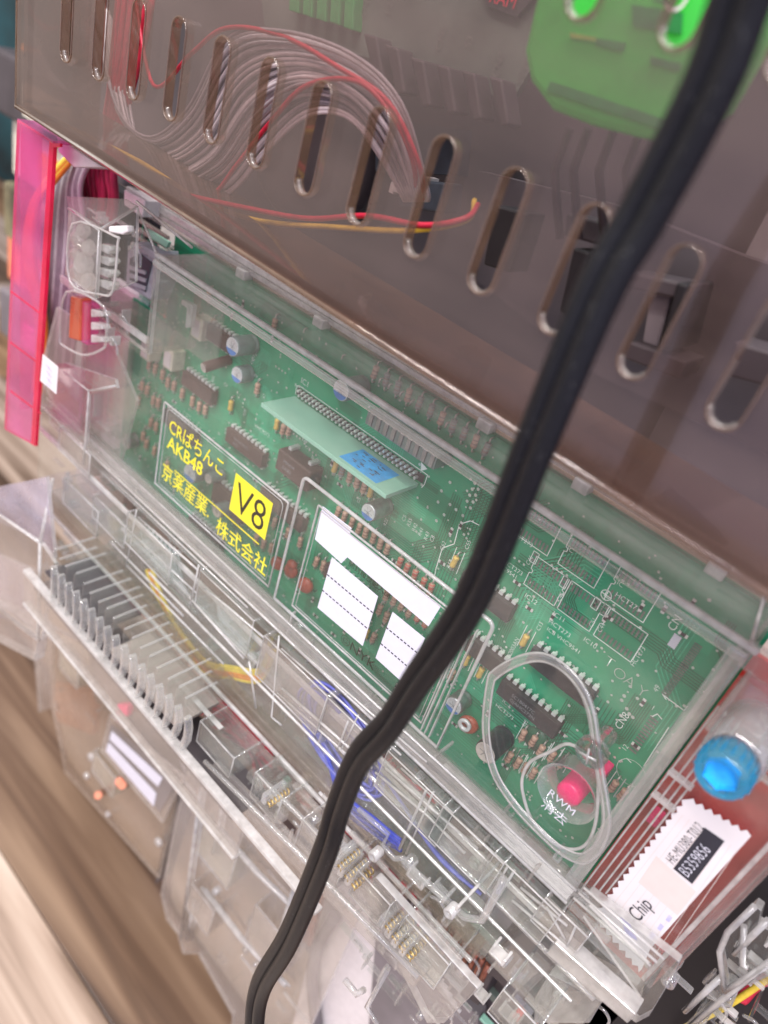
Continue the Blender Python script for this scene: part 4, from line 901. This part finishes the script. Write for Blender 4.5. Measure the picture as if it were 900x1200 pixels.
# ------------------------------------------------------------------ lower left structures
box_ = thing('clear_corner_box', Q(30, 650, -45), 'pale lilac clear box projecting at the far left', 'box')
slab([(-25, 575), (54, 559), (64, 655), (48, 635), (-25, 600)], -46, 1.6, ['lavender_clear', 'clear_edge'], 'top_sheet', box_)
slab([(-25, 590), (48, 637), (64, 660), (48, 750), (-25, 700)], -52, 1.6, ['clear_milky', 'clear_edge'], 'front_sheet', box_)
MB().tube([Q(-20, 590, -52), Q(47, 636, -52), Q(45, 750, -52), Q(-20, 700, -52)], .9, 7).build('edge', 'clear_edge', box_)
MB().tube([Q(47, 636, -52), Q(62, 560, -40)], .8, 7).build('edge', 'clear_edge', box_)
slab([(-25, 640), (40, 668), (36, 735), (-25, 715)], -34, 1.4, ['lavender_clear', 'clear_edge'], 'rear_sheet', box_)
slab([(-25, 700), (20, 720), (44, 750), (40, 775), (-25, 740)], -40, 6, ['clear_milky', 'clear_edge'], 'foot', box_, .4)
low = thing('payout_unit', Q(160, 950, 0), 'beige clear payout unit with a framed white striped card, lower left', 'payout unit')
slab([(60, 735), (110, 760), (200, 860), (215, 905), (185, 1030), (75, 905), (72, 885), (60, 830)], -6, 2, ['clear_beige', 'clear_edge'], 'front_panel', low)
slab([(40, 700), (120, 740), (215, 850), (220, 1000), (180, 1020), (80, 890)], 26, 4, ['inner_beige'], 'inner_panel', low)
slab([(36, 712), (62, 740), (60, 830), (45, 835)], 0, 3, ['clear_milky', 'clear_edge'], 'edge_panel', low)
slab([(60, 800), (112, 812), (108, 862), (66, 846)], 2, 5, ['amber_clear'], 'inner_part', low, 1)
slab([(66, 745), (110, 775), (112, 800), (70, 790)], 4, 5, ['cream'], 'inner_part', low, 1)
slab([(150, 880), (205, 935), (190, 1000), (130, 930)], 8, 5, ['frame_taupe'], 'inner_part', low, 1)
slab([(100, 740), (200, 850), (214, 880), (206, 905), (112, 822)], 0, 4, ['frame_grey'], 'inner_part', low, .5)
slab([(80, 755), (98, 775), (96, 788), (82, 780)], 4, 5, ['riser_green'], 'inner_clip', low, .5)
slab([(128, 838), (215, 912), (190, 965), (118, 880)], -12, 1.5, ['clear_milky', 'clear_edge'], 'card_frame', low)
cdp = low.children[-1]
slab([(130, 848), (207, 915), (187, 952), (124, 876)], -11.9, .1, ['frame_grey'], 'card', low)
for a_, b2, c_, d_ in (((131, 857), (190, 912), (185, 922), (128, 866)), ((127, 870), (183, 930), (180, 945), (124, 880))):
    slab([a_, b2, c_, d_], -12.3, .2, ['white_print'], 'white_strip', low)
for u, v in ((115, 932), (140, 916), (143, 920)):
    MB().cyl(Q(u, v, -12), Q(u, v, -6), 2.4, 14).build('red_peg', 'orange_pale', low); low.children[-1].name = 'red_peg'
slab([(136, 826), (150, 826), (148, 840), (136, 838)], -10, 4, ['lens_pink'], 'red_latch', low, .5)
for (u, v, r) in ((105, 888, 3), (100, 910, 2.4), (184, 988, 3), (125, 955, 2)): MB().lathe(Q(u, v, -9), (0, -1, 0), [(r, -2), (r, 0), (r * .6, .6), (.05, .6)], 14).build('boss', 'clear_edge', low)
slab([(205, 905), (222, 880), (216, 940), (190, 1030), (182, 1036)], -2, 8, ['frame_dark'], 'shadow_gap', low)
# clear bottom duct
du = thing('clear_duct', Q(260, 1050, 0), 'clear milky duct with two long ribs at the bottom behind the cord', 'duct')
slab([(222, 895), (262, 925), (360, 1010), (420, 1075), (352, 1230), (270, 1230), (272, 1190), (232, 1118), (214, 1118), (208, 1095), (195, 1078), (188, 1048), (205, 960)], -10, 2, ['clear_milky', 'clear_edge'], 'front_panel', du)
slab([(215, 900), (262, 925), (420, 1075), (352, 1230), (280, 1230), (200, 1050)], 26, 3, ['inner_beige'], 'rear_panel', du)
for pts in [[(255, 970), (300, 1022), (345, 1065)], [(236, 1040), (282, 1100), (335, 1155)], [(236, 925), (212, 1100)], [(262, 940), (250, 1000)], [(228, 1055), (220, 1100)], [(345, 1040), (320, 1120)]]:
    MB().tube([Q(u, v, -13) for u, v in pts], 1.2, 7).build('rib', 'clear_edge', du)
    MB().tube([Q(u + 5, v + 1, -12) for u, v in pts], .6, 7).build('rib', 'clear_edge', du)
ch = thing('pale_chute', Q(400, 1130, 5), 'pale grey curved chute behind the right side of the cord', 'chute')
slab([(385, 1010), (405, 1020), (450, 1085), (470, 1130), (440, 1230), (335, 1230), (362, 1120)], 6, 4, ['white_plastic'], 'panel', ch, .8)
MB().tube(catmull([Q(u, v, 2) for u, v in [(392, 1075), (372, 1110), (366, 1150), (372, 1215)]], 6), 3.2, 10).build('channel', 'frame_grey', ch)
slab([(352, 1060), (380, 1030), (378, 1050), (362, 1110), (352, 1100)], -4, 3, ['wire_red'], 'red_insert', ch, .4); ch.children[-1].active_material = MAT['copper']
slab([(440, 1100), (560, 1190), (560, 1230), (430, 1230)], 4, 6, ['frame_grey'], 'dark_panel', ch)
for i in range(5): MB().tube([Q(492 + i * 5, 1120 + i * 9, -30), Q(520 + i * 5, 1150 + i * 9, -30)], .8, 6).build('rib', 'clear_edge', ch)

# ------------------------------------------------------------------ smoked cover with its slots
YS = -50
sm = thing('smoked_cover', (-130, YS, -63), 'large brownish smoked plastic cover with slanted vent slots', 'cover')
TH = 2.7; Z0, Z1 = -63.3, 48; X0, X1 = -283.5, 40
zt, zb = -16.4, -41.4
SX = []
xs = [(592, 265), (518, 225)]
base = [Q(484, 240, YS).x, Q(563, 285, YS).x]
# slot centres measured along the row
cent = [(206, 75), (250, 100), (305, 130), (367, 160), (433, 192), (504, 228), (585, 268), (675, 315), (774, 362), (886, 420)]
SX = [Q(u, v, YS).x for u, v in cent]
pitch = (SX[8] - SX[3]) / 5
SX = [SX[5] + (i - 5) * pitch for i in range(-4, 13)]
SW = 3.0
def slot_outline(cx_, w_=SW):
    r = w_; pts = []
    for i in range(9): a_ = math.pi * i / 8; pts.append((cx_ + r * math.cos(a_), zt - r + r * math.sin(a_)))
    for i in range(9): a_ = math.pi + math.pi * i / 8; pts.append((cx_ + r * math.cos(a_), zb + r + r * math.sin(a_)))
    return pts                               # counter-clockwise
def slotted_panel(x0, x1, z0, z1, slots, y, th, holes2=()):
    import mathutils.geometry as G
    outer = [(x0, z0), (x1, z0), (x1, z1), (x0, z1)]
    loops_ = [[Vector((a_, b2, 0)) for a_, b2 in outer]] + [[Vector((a_, b2, 0)) for a_, b2 in h[::-1]] for h in slots]
    tri = G.tessellate_polygon(loops_); flatv = [v for l in loops_ for v in l]
    mb = MB(); n = len(flatv)
    mb.add([(v.x, y, v.y) for v in flatv] + [(v.x, y + th, v.y) for v in flatv], [tuple(t_) for t_ in tri] + [(t_[2] + n, t_[1] + n, t_[0] + n) for t_ in tri])
    k = 0
    for li, l in enumerate(loops_):
        m_ = len(l)
        mb.add([(v.x, y, v.y) for v in l] + [(v.x, y + th, v.y) for v in l], [(i, (i + 1) % m_, (i + 1) % m_ + m_, i + m_) for i in range(m_)], 1)
    return mb
row2 = []
zt2, zb2 = 16, 2.6
outl = [slot_outline(x) for x in SX if X0 + 24 < x < X1 - 6]
up = [[(x + (px - x), pz + 50) for px, pz in slot_outline(x)] for x in SX if X0 + 24 < x < X1 - 6]
slotted_panel(X0, X1, Z0, Z1, outl + up, YS, TH).build('front_panel', ['smoke', 'smoke_edge'], sm)
for x in [x for x in SX if X0 + 24 < x < X1 - 6]:
    for dz in (0, 50):
        pts = [(px, YS - .1, pz + dz) for px, pz in slot_outline(x, SW + .25)]
        MB().tube(pts, .2, 6, closed=True).build('slot_rim', 'smoke_edge', sm)
for x in [x for x in SX if X0 + 24 < x < X1 - 6]:
    for dz in (0, 50):
        MB().tube([(x + SW * math.cos(a_), YS + 1.2, zb + dz + SW + SW * math.sin(a_)) for a_ in [math.radians(t_) for t_ in range(185, 341, 15)]], .7, 8).build('slot_lip', 'clear_milky', sm)  # pale arcs added for the brightness of the lower slot rims
MB().box(X0, X1, YS + TH + .02, YS + 30, Z0, Z0 + 2.4).build('bottom_wall', 'smoke_edge', sm)
MB().box(X0, X0 + 2.4, YS + TH + .02, YS + 30, Z0 + 2.5, Z1).build('left_wall', 'smoke_edge', sm)
MB().tube([(X0, YS + .6, Z0 + .3), (X1, YS + .6, Z0 + .3)], 1.0, 8).build('lower_edge', 'smoke_edge', sm)
MB().tube([(X0 + .4, YS + .6, Z0), (X0 + .4, YS + .6, Z1)], .9, 8).build('left_edge', 'smoke_edge', sm)

# the cover hangs a little out of level
sm.location = Vector((-102, YS, -28.4)) * S; sm.rotation_euler = (0, math.radians(1.45), 0)
for c_ in sm.children: c_.location = (Vector((-130, YS, -63)) - Vector((-102, YS, -28.4))) * S

# behind the smoked cover
YB = -16
wbn = thing('grey_wire_loom', Q(320, 130, YB), 'thick loom of grey wires arching behind the smoked cover', 'wires')
for i in range(48):
    t_ = (i + .5) / 48; j = random.uniform(-2.5, 2.5); j2 = random.uniform(-3, 3); dy = random.uniform(-3.5, 2.5)
    pts = [Q(108 + 36 * t_ + j, -20 + 70 * t_, YB + 4), Q(132 + 30 * t_ + j2, 112 + 62 * t_, YB + dy), Q(170 + 46 * t_ + j, 160 + 72 * t_ + j2, YB - 2 + dy), Q(218 + 50 * t_ + j2, 128 + 100 * t_ + j, YB - 6 + dy),
           Q(264 + 50 * t_ + j, 46 + 132 * t_ + j2, YB - 9 + dy), Q(328 + 30 * t_, 34 + 100 * t_ + 2 * j, YB - 10 + dy), Q(412 - 10 * t_, 62 + 72 * t_ + j, YB - 8 + dy), Q(470 - 34 * t_ + j, 120 + 50 * t_, YB - 4 + dy), Q(500 - 34 * t_, 215 + 6 * t_, YB + 4), Q(503 - 30 * t_, 235, YB + 10)]
    wire('wire', pts, .52, 'wire_grey' if i % 4 else 'wire_mid', wbn, 7, 7)
for i, off in enumerate((0, 5)):
    wire('red_wire', [Q(158 + off, -5, YB), Q(180, 100 + off, YB - 6), Q(225, 62 + off, YB - 10), Q(265 + off, 33, YB - 13), Q(330, 42 + off, YB - 13), Q(395, 78 + off, YB - 13), Q(455, 120, YB - 9), Q(490, 190, YB - 3), Q(497, 232, YB + 8)], .65, 'wire_red', wbn) if i == 0 else \
        wire('red_wire', [Q(200, 242, YB - 4), Q(245, 232, YB - 8), Q(280, 190, YB - 12), Q(318, 142, YB - 14), Q(360, 100, YB - 14), Q(420, 96, YB - 12), Q(462, 140, YB - 8), Q(484, 190, YB - 2), Q(488, 232, YB + 8)], .65, 'wire_red', wbn)
rs = thing('red_wire_bundle', Q(150, 60, YB), 'thick bundle of red wires hanging behind the third vent slot', 'wires')
for i in range(6): wire('wire', [Q(140 + i * 8, -12, YB + 2), Q(134 + i * 7, 50, YB), Q(128 + i * 5, 110, YB), Q(118 + i * 4, 170, YB + 6)], 1.2, 'wire_red', rs)
yr = thing('yellow_wire', Q(300, 255, YB), 'single yellow wire running along the bottom behind the smoked cover', 'wire')
wire('strand', [Q(42, 130, -40), Q(100, 158, -40), Q(165, 190, -39), Q(232, 232, -36), Q(300, 258, YB - 14), Q(390, 266, YB - 14), Q(480, 270, YB - 12), Q(546, 258, YB - 6), Q(556, 235, YB + 4)], .75, 'wire_yellow', yr)
rr = thing('red_wire', Q(400, 250, YB), 'single red wire just above the yellow one behind the smoked cover', 'wire')
wire('strand', [Q(215, 228, -40), Q(290, 244, -34), Q(360, 256, YB - 14), Q(430, 253, YB - 14), Q(495, 264, YB - 12), Q(545, 256, YB - 8), Q(560, 240, YB + 2)], .75, 'wire_red', rr)
cb = thing('control_board', Q(480, 60, 0), 'dim grey green circuit board behind the top of the smoked cover', 'circuit board')
slab([(300, -60), (640, -60), (640, 50), (600, 118), (520, 95), (310, 30)], 6, 2, ['pcb_dim'], 'substrate', cb)
for k, (u, v, s_) in enumerate([(428, 22, 'CN1'), (457, 18, 'P2'), (516, 60, 'CN5'), (551, 57, 'S3'), (583, 92, 'CN7'), (612, 100, 'SW1')]): text(s_, Q(u, v, 5.5), 'z', 2.2, 'pad_metal', cb)
for i, (u, v) in enumerate([(340, 0), (356, 5), (372, 10), (388, 14), (404, 20)]): slab([(u, v - 30), (u + 11, v - 26), (u + 9, v + 16), (u - 2, v + 12)], 2, 5, ['green_dark'], 'terminal', cb, .4)
for i, (u, v) in enumerate([(425, 62), (450, 75), (480, 90), (510, 98), (540, 105), (572, 112)]): slab([(u, v - 24), (u + 16, v - 19), (u + 24, v + 34), (u + 14, v + 36)], -2, 7, ['frame_dark'], 'rib', cb, .6)
slab([(560, -40), (640, -20), (605, 20), (570, 6)], 4, 2, ['frame_dark'], 'dark_patch', cb)
text('RAM', Q(572, 2, 3.5), 'x', 3, 'wire_red', cb)
for i in range(7): q = Q(470 + i * 6, 226 - i * 1.0, 8); MB().box(q.x, q.x + 1.8, 2, 8, q.z, q.z + 3).build('pin', 'pin_metal', cb)
cnh = thing('black_wire_header', Q(500, 225, 0), 'black header into which the grey wire loom is plugged', 'connector')
slab([(468, 208), (520, 214), (516, 250), (466, 242)], 2, 10, ['jack_dark'], 'housing', cnh, .6)
slab([(440, 140), (535, 150), (530, 205), (440, 200)], 12, 8, ['jack_dark'], 'backplate', cnh)
dk = thing('speaker_housing', Q(380, 170, 20), 'black rounded housing behind the grey wire loom', 'housing')
MB().lathe(Q(360, 160, 16), (0, -1, 0), [(30, -8), (30, 0), (26, 3), (12, 2), (.05, 2)], 32).build('rim', 'frame_dark', dk)
gh = thing('green_housing', Q(720, 60, -18), 'glowing green rounded plastic housing behind the smoked cover', 'housing')
YG = -26
o = slab([(640, -60), (622, 20), (613, 60), (620, 95), (645, 128), (690, 146), (745, 160), (800, 172), (850, 130), (900, 40), (900, -60)], YG, 6, ['green_clear'], 'shell', gh, 1.5)
for pts, mt in [([(697, 44), (733, 50), (730, 60), (698, 52)], 'green_dark'), ([(762, 66), (798, 74), (796, 83), (762, 74)], 'green_dark'), ([(645, 95), (780, 140), (778, 152), (640, 106)], 'green_dark'), ([(668, 38), (700, 44), (698, 48), (668, 44)], 'green_lime'), ([(740, 5), (800, 15), (798, 40), (742, 30)], 'green_dark')]:
    slab(pts, YG - .6, .5, [mt], 'stripe', gh)
text('OUT', Q(798, 20, YG - .7), 'z', 5, 'silk', gh); text('SE', Q(780, 35, YG - .7), 'z', 5, 'green_dark', gh)
for u in (690, 720, 752, 668): MB().tube([Q(u, 150, -14), Q(u - 18, 200, -12), Q(u - 12, 280, -10)], 1.0, 6).build('lead_out', 'frame_dark', gh)
# power unit seen through the right hand slots
pu = thing('power_unit', Q(760, 350, 0), 'taupe power unit box with an open window behind the right slots', 'box')
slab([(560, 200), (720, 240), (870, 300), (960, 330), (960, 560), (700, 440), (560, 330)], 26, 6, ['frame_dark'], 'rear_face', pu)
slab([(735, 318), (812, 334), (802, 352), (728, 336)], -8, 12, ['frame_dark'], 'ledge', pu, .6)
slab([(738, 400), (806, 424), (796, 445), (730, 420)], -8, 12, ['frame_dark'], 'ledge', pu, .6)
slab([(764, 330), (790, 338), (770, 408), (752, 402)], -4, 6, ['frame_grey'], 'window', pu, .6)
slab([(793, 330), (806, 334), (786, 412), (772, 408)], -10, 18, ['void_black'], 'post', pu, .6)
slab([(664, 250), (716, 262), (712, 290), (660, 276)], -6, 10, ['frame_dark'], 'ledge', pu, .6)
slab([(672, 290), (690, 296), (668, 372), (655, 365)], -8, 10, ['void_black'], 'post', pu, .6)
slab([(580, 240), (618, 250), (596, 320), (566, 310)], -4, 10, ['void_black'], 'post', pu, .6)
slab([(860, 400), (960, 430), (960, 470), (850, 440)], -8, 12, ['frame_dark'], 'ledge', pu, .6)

# ------------------------------------------------------------------ small moulded ribs, clips and bosses of the clear parts
def moulding(par, zone, ys, n, seed, long=22):
    """zone: pixel outline of the area the photograph shows crowded; each piece is square to the machine"""
    R = random.Random(seed)
    def inside(u, v):
        c = False; j = len(zone) - 1
        for i in range(len(zone)):
            a, b = zone[i], zone[j]
            if (a[1] > v) != (b[1] > v) and u < (b[0] - a[0]) * (v - a[1]) / (b[1] - a[1]) + a[0]: c = not c
            j = i
        return c
    us = [p[0] for p in zone]; vs_ = [p[1] for p in zone]; k = 0
    while k < n:
        u, v = R.uniform(min(us), max(us)), R.uniform(min(vs_), max(vs_))
        if not inside(u, v): continue
        k += 1; p = Q(u, v, R.uniform(*ys)); x, y, z = p; t = R.random(); mt = R.choice(['clear_edge', 'clear_rod', 'clear_rod', 'clear', 'clear_milky'])
        if t < .34:
            l = R.uniform(6, long); MB().box(x - l / 2, x + l / 2, y, y + R.uniform(.8, 3), z, z + R.uniform(.5, 1.1)).build('rib', mt, par, bevel=.2)
        elif t < .5:
            l = R.uniform(4, 12); MB().box(x, x + R.uniform(.5, 1), y, y + R.uniform(1, 4), z - l / 2, z + l / 2).build('rib', mt, par, bevel=.2)
        elif t < .64:
            l = R.uniform(5, 14); MB().box(x, x + .9, y, y + l, z, z + R.uniform(.8, 2.5)).build('rib', mt, par, bevel=.2)
        elif t < .8:
            w_, h = R.uniform(2, 7), R.uniform(2, 6); b = MB(); b.box(x, x + w_, y, y + 4, z, z + .8); b.box(x, x + .8, y, y + 4, z + .85, z + h); b.box(x + w_ - .8, x + w_, y, y + 4, z + .85, z + h * .7); b.build('clip', mt, par, bevel=.2)
        elif t < .9:
            r = R.uniform(1, 2.4); MB().lathe(p, (0, -1, 0), [(r, -4), (r, 0), (r * .55, .1), (r * .5, -1.5), (.05, -1.5)], 14).build('boss', R.choice(['clear_rod', 'clear_edge']), par)
        else:
            r = R.uniform(1.5, 3.5); MB().tube(catmull([(x, y, z), (x + r, y - 1, z + r), (x + 2 * r, y, z), (x + 2.2 * r, y, z - 1.5 * r)], 4), .5, 7).build('hook', 'clear_rod', par)
moulding(led, [(60, 500), (330, 740), (640, 1020), (560, 1080), (380, 905), (150, 670), (60, 590)], (-30, -12), 130, 3, 30)
moulding(led, [(330, 740), (640, 1020), (560, 1070), (400, 900), (320, 830)], (-34, -20), 20, 5, 40)
moulding(comb, [(60, 590), (150, 670), (260, 780), (250, 850), (150, 770), (60, 690)], (-30, -5), 40, 11)
moulding(comb2, [(220, 820), (380, 930), (480, 1010), (560, 1090), (640, 1200), (470, 1200), (300, 950)], (-46, -14), 150, 8)
moulding(low, [(20, 700), (60, 720), (120, 800), (200, 870), (210, 910), (120, 860), (60, 830)], (-8, 6), 26, 9, 14)
moulding(du, [(205, 900), (300, 935), (380, 1000), (420, 1075), (350, 1200), (280, 1180), (210, 1080)], (-14, 4), 34, 14, 26)
moulding(bay, [(80, 240), (160, 250), (160, 340), (130, 400), (80, 400)], (-34, -16), 26, 17, 8)
moulding(lp, [(60, 380), (150, 420), (140, 540), (50, 500)], (-28, -8), 14, 19, 14)
moulding(rm, [(870, 850), (905, 850), (905, 960), (880, 960)], (-26, -14), 10, 41, 10)
moulding(rm, [(660, 1090), (800, 1140), (760, 1210), (640, 1200)], (-24, -6), 20, 43, 20)
moulding(br, [(840, 1120), (890, 1075), (930, 1080), (930, 1200), (800, 1200)], (-8, 4), 40, 23, 16)
moulding(case, [(120, 560), (330, 745), (680, 1060), (690, 1045), (330, 715), (130, 540)], (-27, -24), 40, 29, 46)
def bin_box(par, u, v, y, w_, d, h, R):
    """hollow clear moulded box with bright rims"""
    x, _, z = Q(u, v, y); t = .9; b = MB()
    b.box(x, x + w_, y, y + t, z - h, z); b.box(x, x + t, y + t + .02, y + d, z - h, z); b.box(x + w_ - t, x + w_, y + t + .02, y + d, z - h, z); b.box(x + t + .02, x + w_ - t - .02, y + t + .02, y + d, z - h, z - h + t)
    b.build('clear_box', R.choice(['clear', 'clear', 'clear_milky']), par)
    r = MB(); q = [(x, y, z), (x + w_, y, z), (x + w_, y, z - h), (x, y, z - h)]; r.tube(q, .32, 6, closed=True); r.build('box_rim', 'clear_edge', par)
    r = MB(); r.tube([(x, y + d, z), (x, y, z)], .3, 6); r.build('box_rim', 'clear_rod', par); r = MB(); r.tube([(x + w_, y + d, z), (x + w_, y, z)], .3, 6); r.build('box_rim', 'clear_rod', par)
RB = random.Random(77)
for (u, v, w_, h) in [(150, 600, 34, 16), (235, 668, 30, 18), (310, 745, 34, 20), (385, 818, 24, 16), (455, 880, 26, 18), (520, 945, 24, 16), (580, 1000, 22, 16), (640, 1052, 16, 12)]:
    bin_box(led, u, v, -33.5 - RB.uniform(0, 2), w_ * RB.uniform(.85, 1.1), 14, h, RB)
for (u, v, w_, h) in [(235, 845, 22, 12), (300, 905, 18, 14), (355, 960, 20, 16), (420, 1020, 18, 14), (475, 1075, 18, 16), (590, 1160, 14, 14)]:
    bin_box(comb2, u, v, -44 - RB.uniform(0, 4), w_ * RB.uniform(.8, 1.1), 16, h, RB)
for (u, v, w_, h) in [(70, 500, 26, 12), (75, 560, 30, 14), (110, 580, 26, 12)]: bin_box(lp, u, v, -32, w_, 14, h, RB)
for (u, v, w_, h) in [(240, 960, 26, 30), (225, 1035, 20, 26), (300, 1060, 26, 34)]: bin_box(du, u, v, -15, w_, 16, h, RB)
for (u, v, w_, h) in [(70, 760, 22, 16), (110, 880, 24, 20)]: bin_box(low, u, v, -12, w_, 12, h, RB)
MB().prism([(-300, -31, -187.5), (-300, -24.9, -187.5), (-300, -24.9, -184.2), (-300, -28, -184.2)][::1], Vector((298, 0, 0))).build('stepped_rim', ['clear_milky'], case, bevel=.5)
MB().tube([(-300, -28.2, -184.2), (-2, -28.2, -184.2)], .45, 8).build('rim_edge', 'clear_edge', case)
MB().tube([(-300, -31, -187.6), (-2, -31, -187.6)], .5, 8).build('rim_edge', 'clear_edge', case)
MB().box(-6.5, -2.3, -27.2, -25.1, -187, -91.5).build('thick_end_rim', 'clear_rod', case, bevel=.6)
MB().box(-231, -3, -26.6, -25.05, -94.2, -91.8).build('bevel_strip', 'clear_rod', case, bevel=.5)
odd = random.Random(4)
sc_parts = thing('wiring_tray', Q(330, 900, 10), 'jumble of small brown, red and green pieces deep behind the clear guide', 'tray')
for i in range(34):
    u = odd.uniform(225, 600); v = 815 + (u - 225) * .86 + odd.uniform(0, 95); p = Q(u, v, odd.uniform(-6, 8)); w_, h = odd.uniform(2, 7), odd.uniform(1.5, 6)
    MB().box(p.x, p.x + w_, p.y, p.y + 3, p.z, p.z + h).build('component', odd.choice(['ic_brown', 'pcb_red', 'frame_dark', 'jack_dark', 'riser_green', 'cap_top_tan', 'pcb_dim', 'white_plastic', 'void_black']), sc_parts, bevel=.3)
for i in range(8):
    u = odd.uniform(240, 480); v = 830 + (u - 225) * .86; wire('wire', [Q(u, v, 4), Q(u + 20, v + 5 + i, -4), Q(u + 45, v + 35, -6), Q(u + 50, v + 75, 2)], .7, odd.choice(['wire_red', 'wire_grey', 'wire_crimson']), sc_parts)

# ------------------------------------------------------------------ black twin cord in front
cord = thing('twin_cable', (-50, -80, -300), 'thick black twin core power cord hanging in front of everything', 'cord')
CP = [(905, -110, -82), (868, 0, -80), (832, 100, -79), (757, 245, -78), (700, 345, -79), (627, 520, -80), (553, 700, -80), (487, 800, -79), (455, 850, -79), (420, 890, -79), (397, 945, -79), (380, 1000, -80), (338, 1100, -80), (306, 1155, -80), (298, 1205, -81), (300, 1290, -82)]
path = catmull([Q(u, v, y) for u, v, y in CP], 8); n = len(path)
tw = [0.15, .2, .3, .3, .3, .35, .45, .6, .6, .5, .4, .35, .3, .2, .1, 0]
mb = MB(); rings = []; seg = 36
vs = []; fs = []
for i, p in enumerate(path):
    t_ = (path[min(i + 1, n - 1)] - path[max(i - 1, 0)]).normalized()
    k = i / (n - 1) * (len(tw) - 1); a_ = tw[int(k)] + (tw[min(int(k) + 1, len(tw) - 1)] - tw[int(k)]) * (k - int(k))
    wdir = Vector((math.cos(a_), -math.sin(a_), 0)); wdir = (wdir - t_ * wdir.dot(t_)).normalized(); ndir = t_.cross(wdir).normalized()
    for s2 in range(seg):
        th = s2 * math.tau / seg; c, s3 = math.cos(th), math.sin(th)
        # union of two circles, radius 2.1, centres +-1.95
        cc = abs(c) * 2.0; disc_ = 2.12 ** 2 - (2.0 * abs(s3)) ** 2
        rr_ = cc + math.sqrt(disc_) if disc_ > 0 and abs(c) > .12 else .55
        rr_ = max(rr_, .62)
        vs.append(p + wdir * c * rr_ + ndir * s3 * rr_)
for i in range(n - 1):
    for k in range(seg): fs.append((i * seg + k, i * seg + (k + 1) % seg, (i + 1) * seg + (k + 1) % seg, (i + 1) * seg + k))
mb.add(vs, fs, 0, True); mb.build('cord_sheath', 'cord_rubber', cord)

# ------------------------------------------------------------------ things on the shelf behind, far left
cl = random.Random(31)
for i, (m_, lb) in enumerate([('frame_dark', 'blurred dark block on the far shelf, highest of the stack at the left edge'), ('cream', 'blurred cream block under the dark one at the far left edge'), ('box_olive', 'blurred olive block behind the middle of the pink channel'), ('orange_pale', 'blurred orange block low behind the pink channel'), ('frame_grey', 'blurred grey block lowest of the stack at the left edge')]):
    z1 = -95 - i * 46; y0 = 110 + 12 * (i % 2)
    t_ = thing('shelf_item', (-560, y0, z1 - 44), lb, 'block', 'blurred blocks stacked at the far left')
    MB().box(-660 + 10 * (i % 3), -470 - 6 * (i % 2), y0, y0 + 60, z1 - 44, z1).build('body', m_, t_, bevel=3); MB().box(-600, -520, y0 - 3, y0 - .2, z1 - 34, z1 - 12).build('label_panel', ['cream', 'wire_orange', 'frame_dark', 'cap_top_tan', 'white_plastic'][i], t_)
bx = thing('shelf_box', (-620, 300, FLOOR), 'olive brown blurred box far behind the pink channel', 'box')
MB().box(-900, -460, 330, 500, FLOOR, -60).build('carton', 'box_olive', bx, bevel=4); MB().box(-880, -480, 326, 329, -300, -120).build('print_panel', 'frame_taupe', bx)
tb = thing('teal_panel', (-560, 300, 0), 'dark teal panel standing behind the upper left corner', 'panel')
MB().box(-900, -440, 260, 280, -110, 260).build('panel_sheet', 'teal_wall', tb); MB().box(-900, -440, 250, 258, -150, -125).build('orange_strip', 'wire_orange', tb)
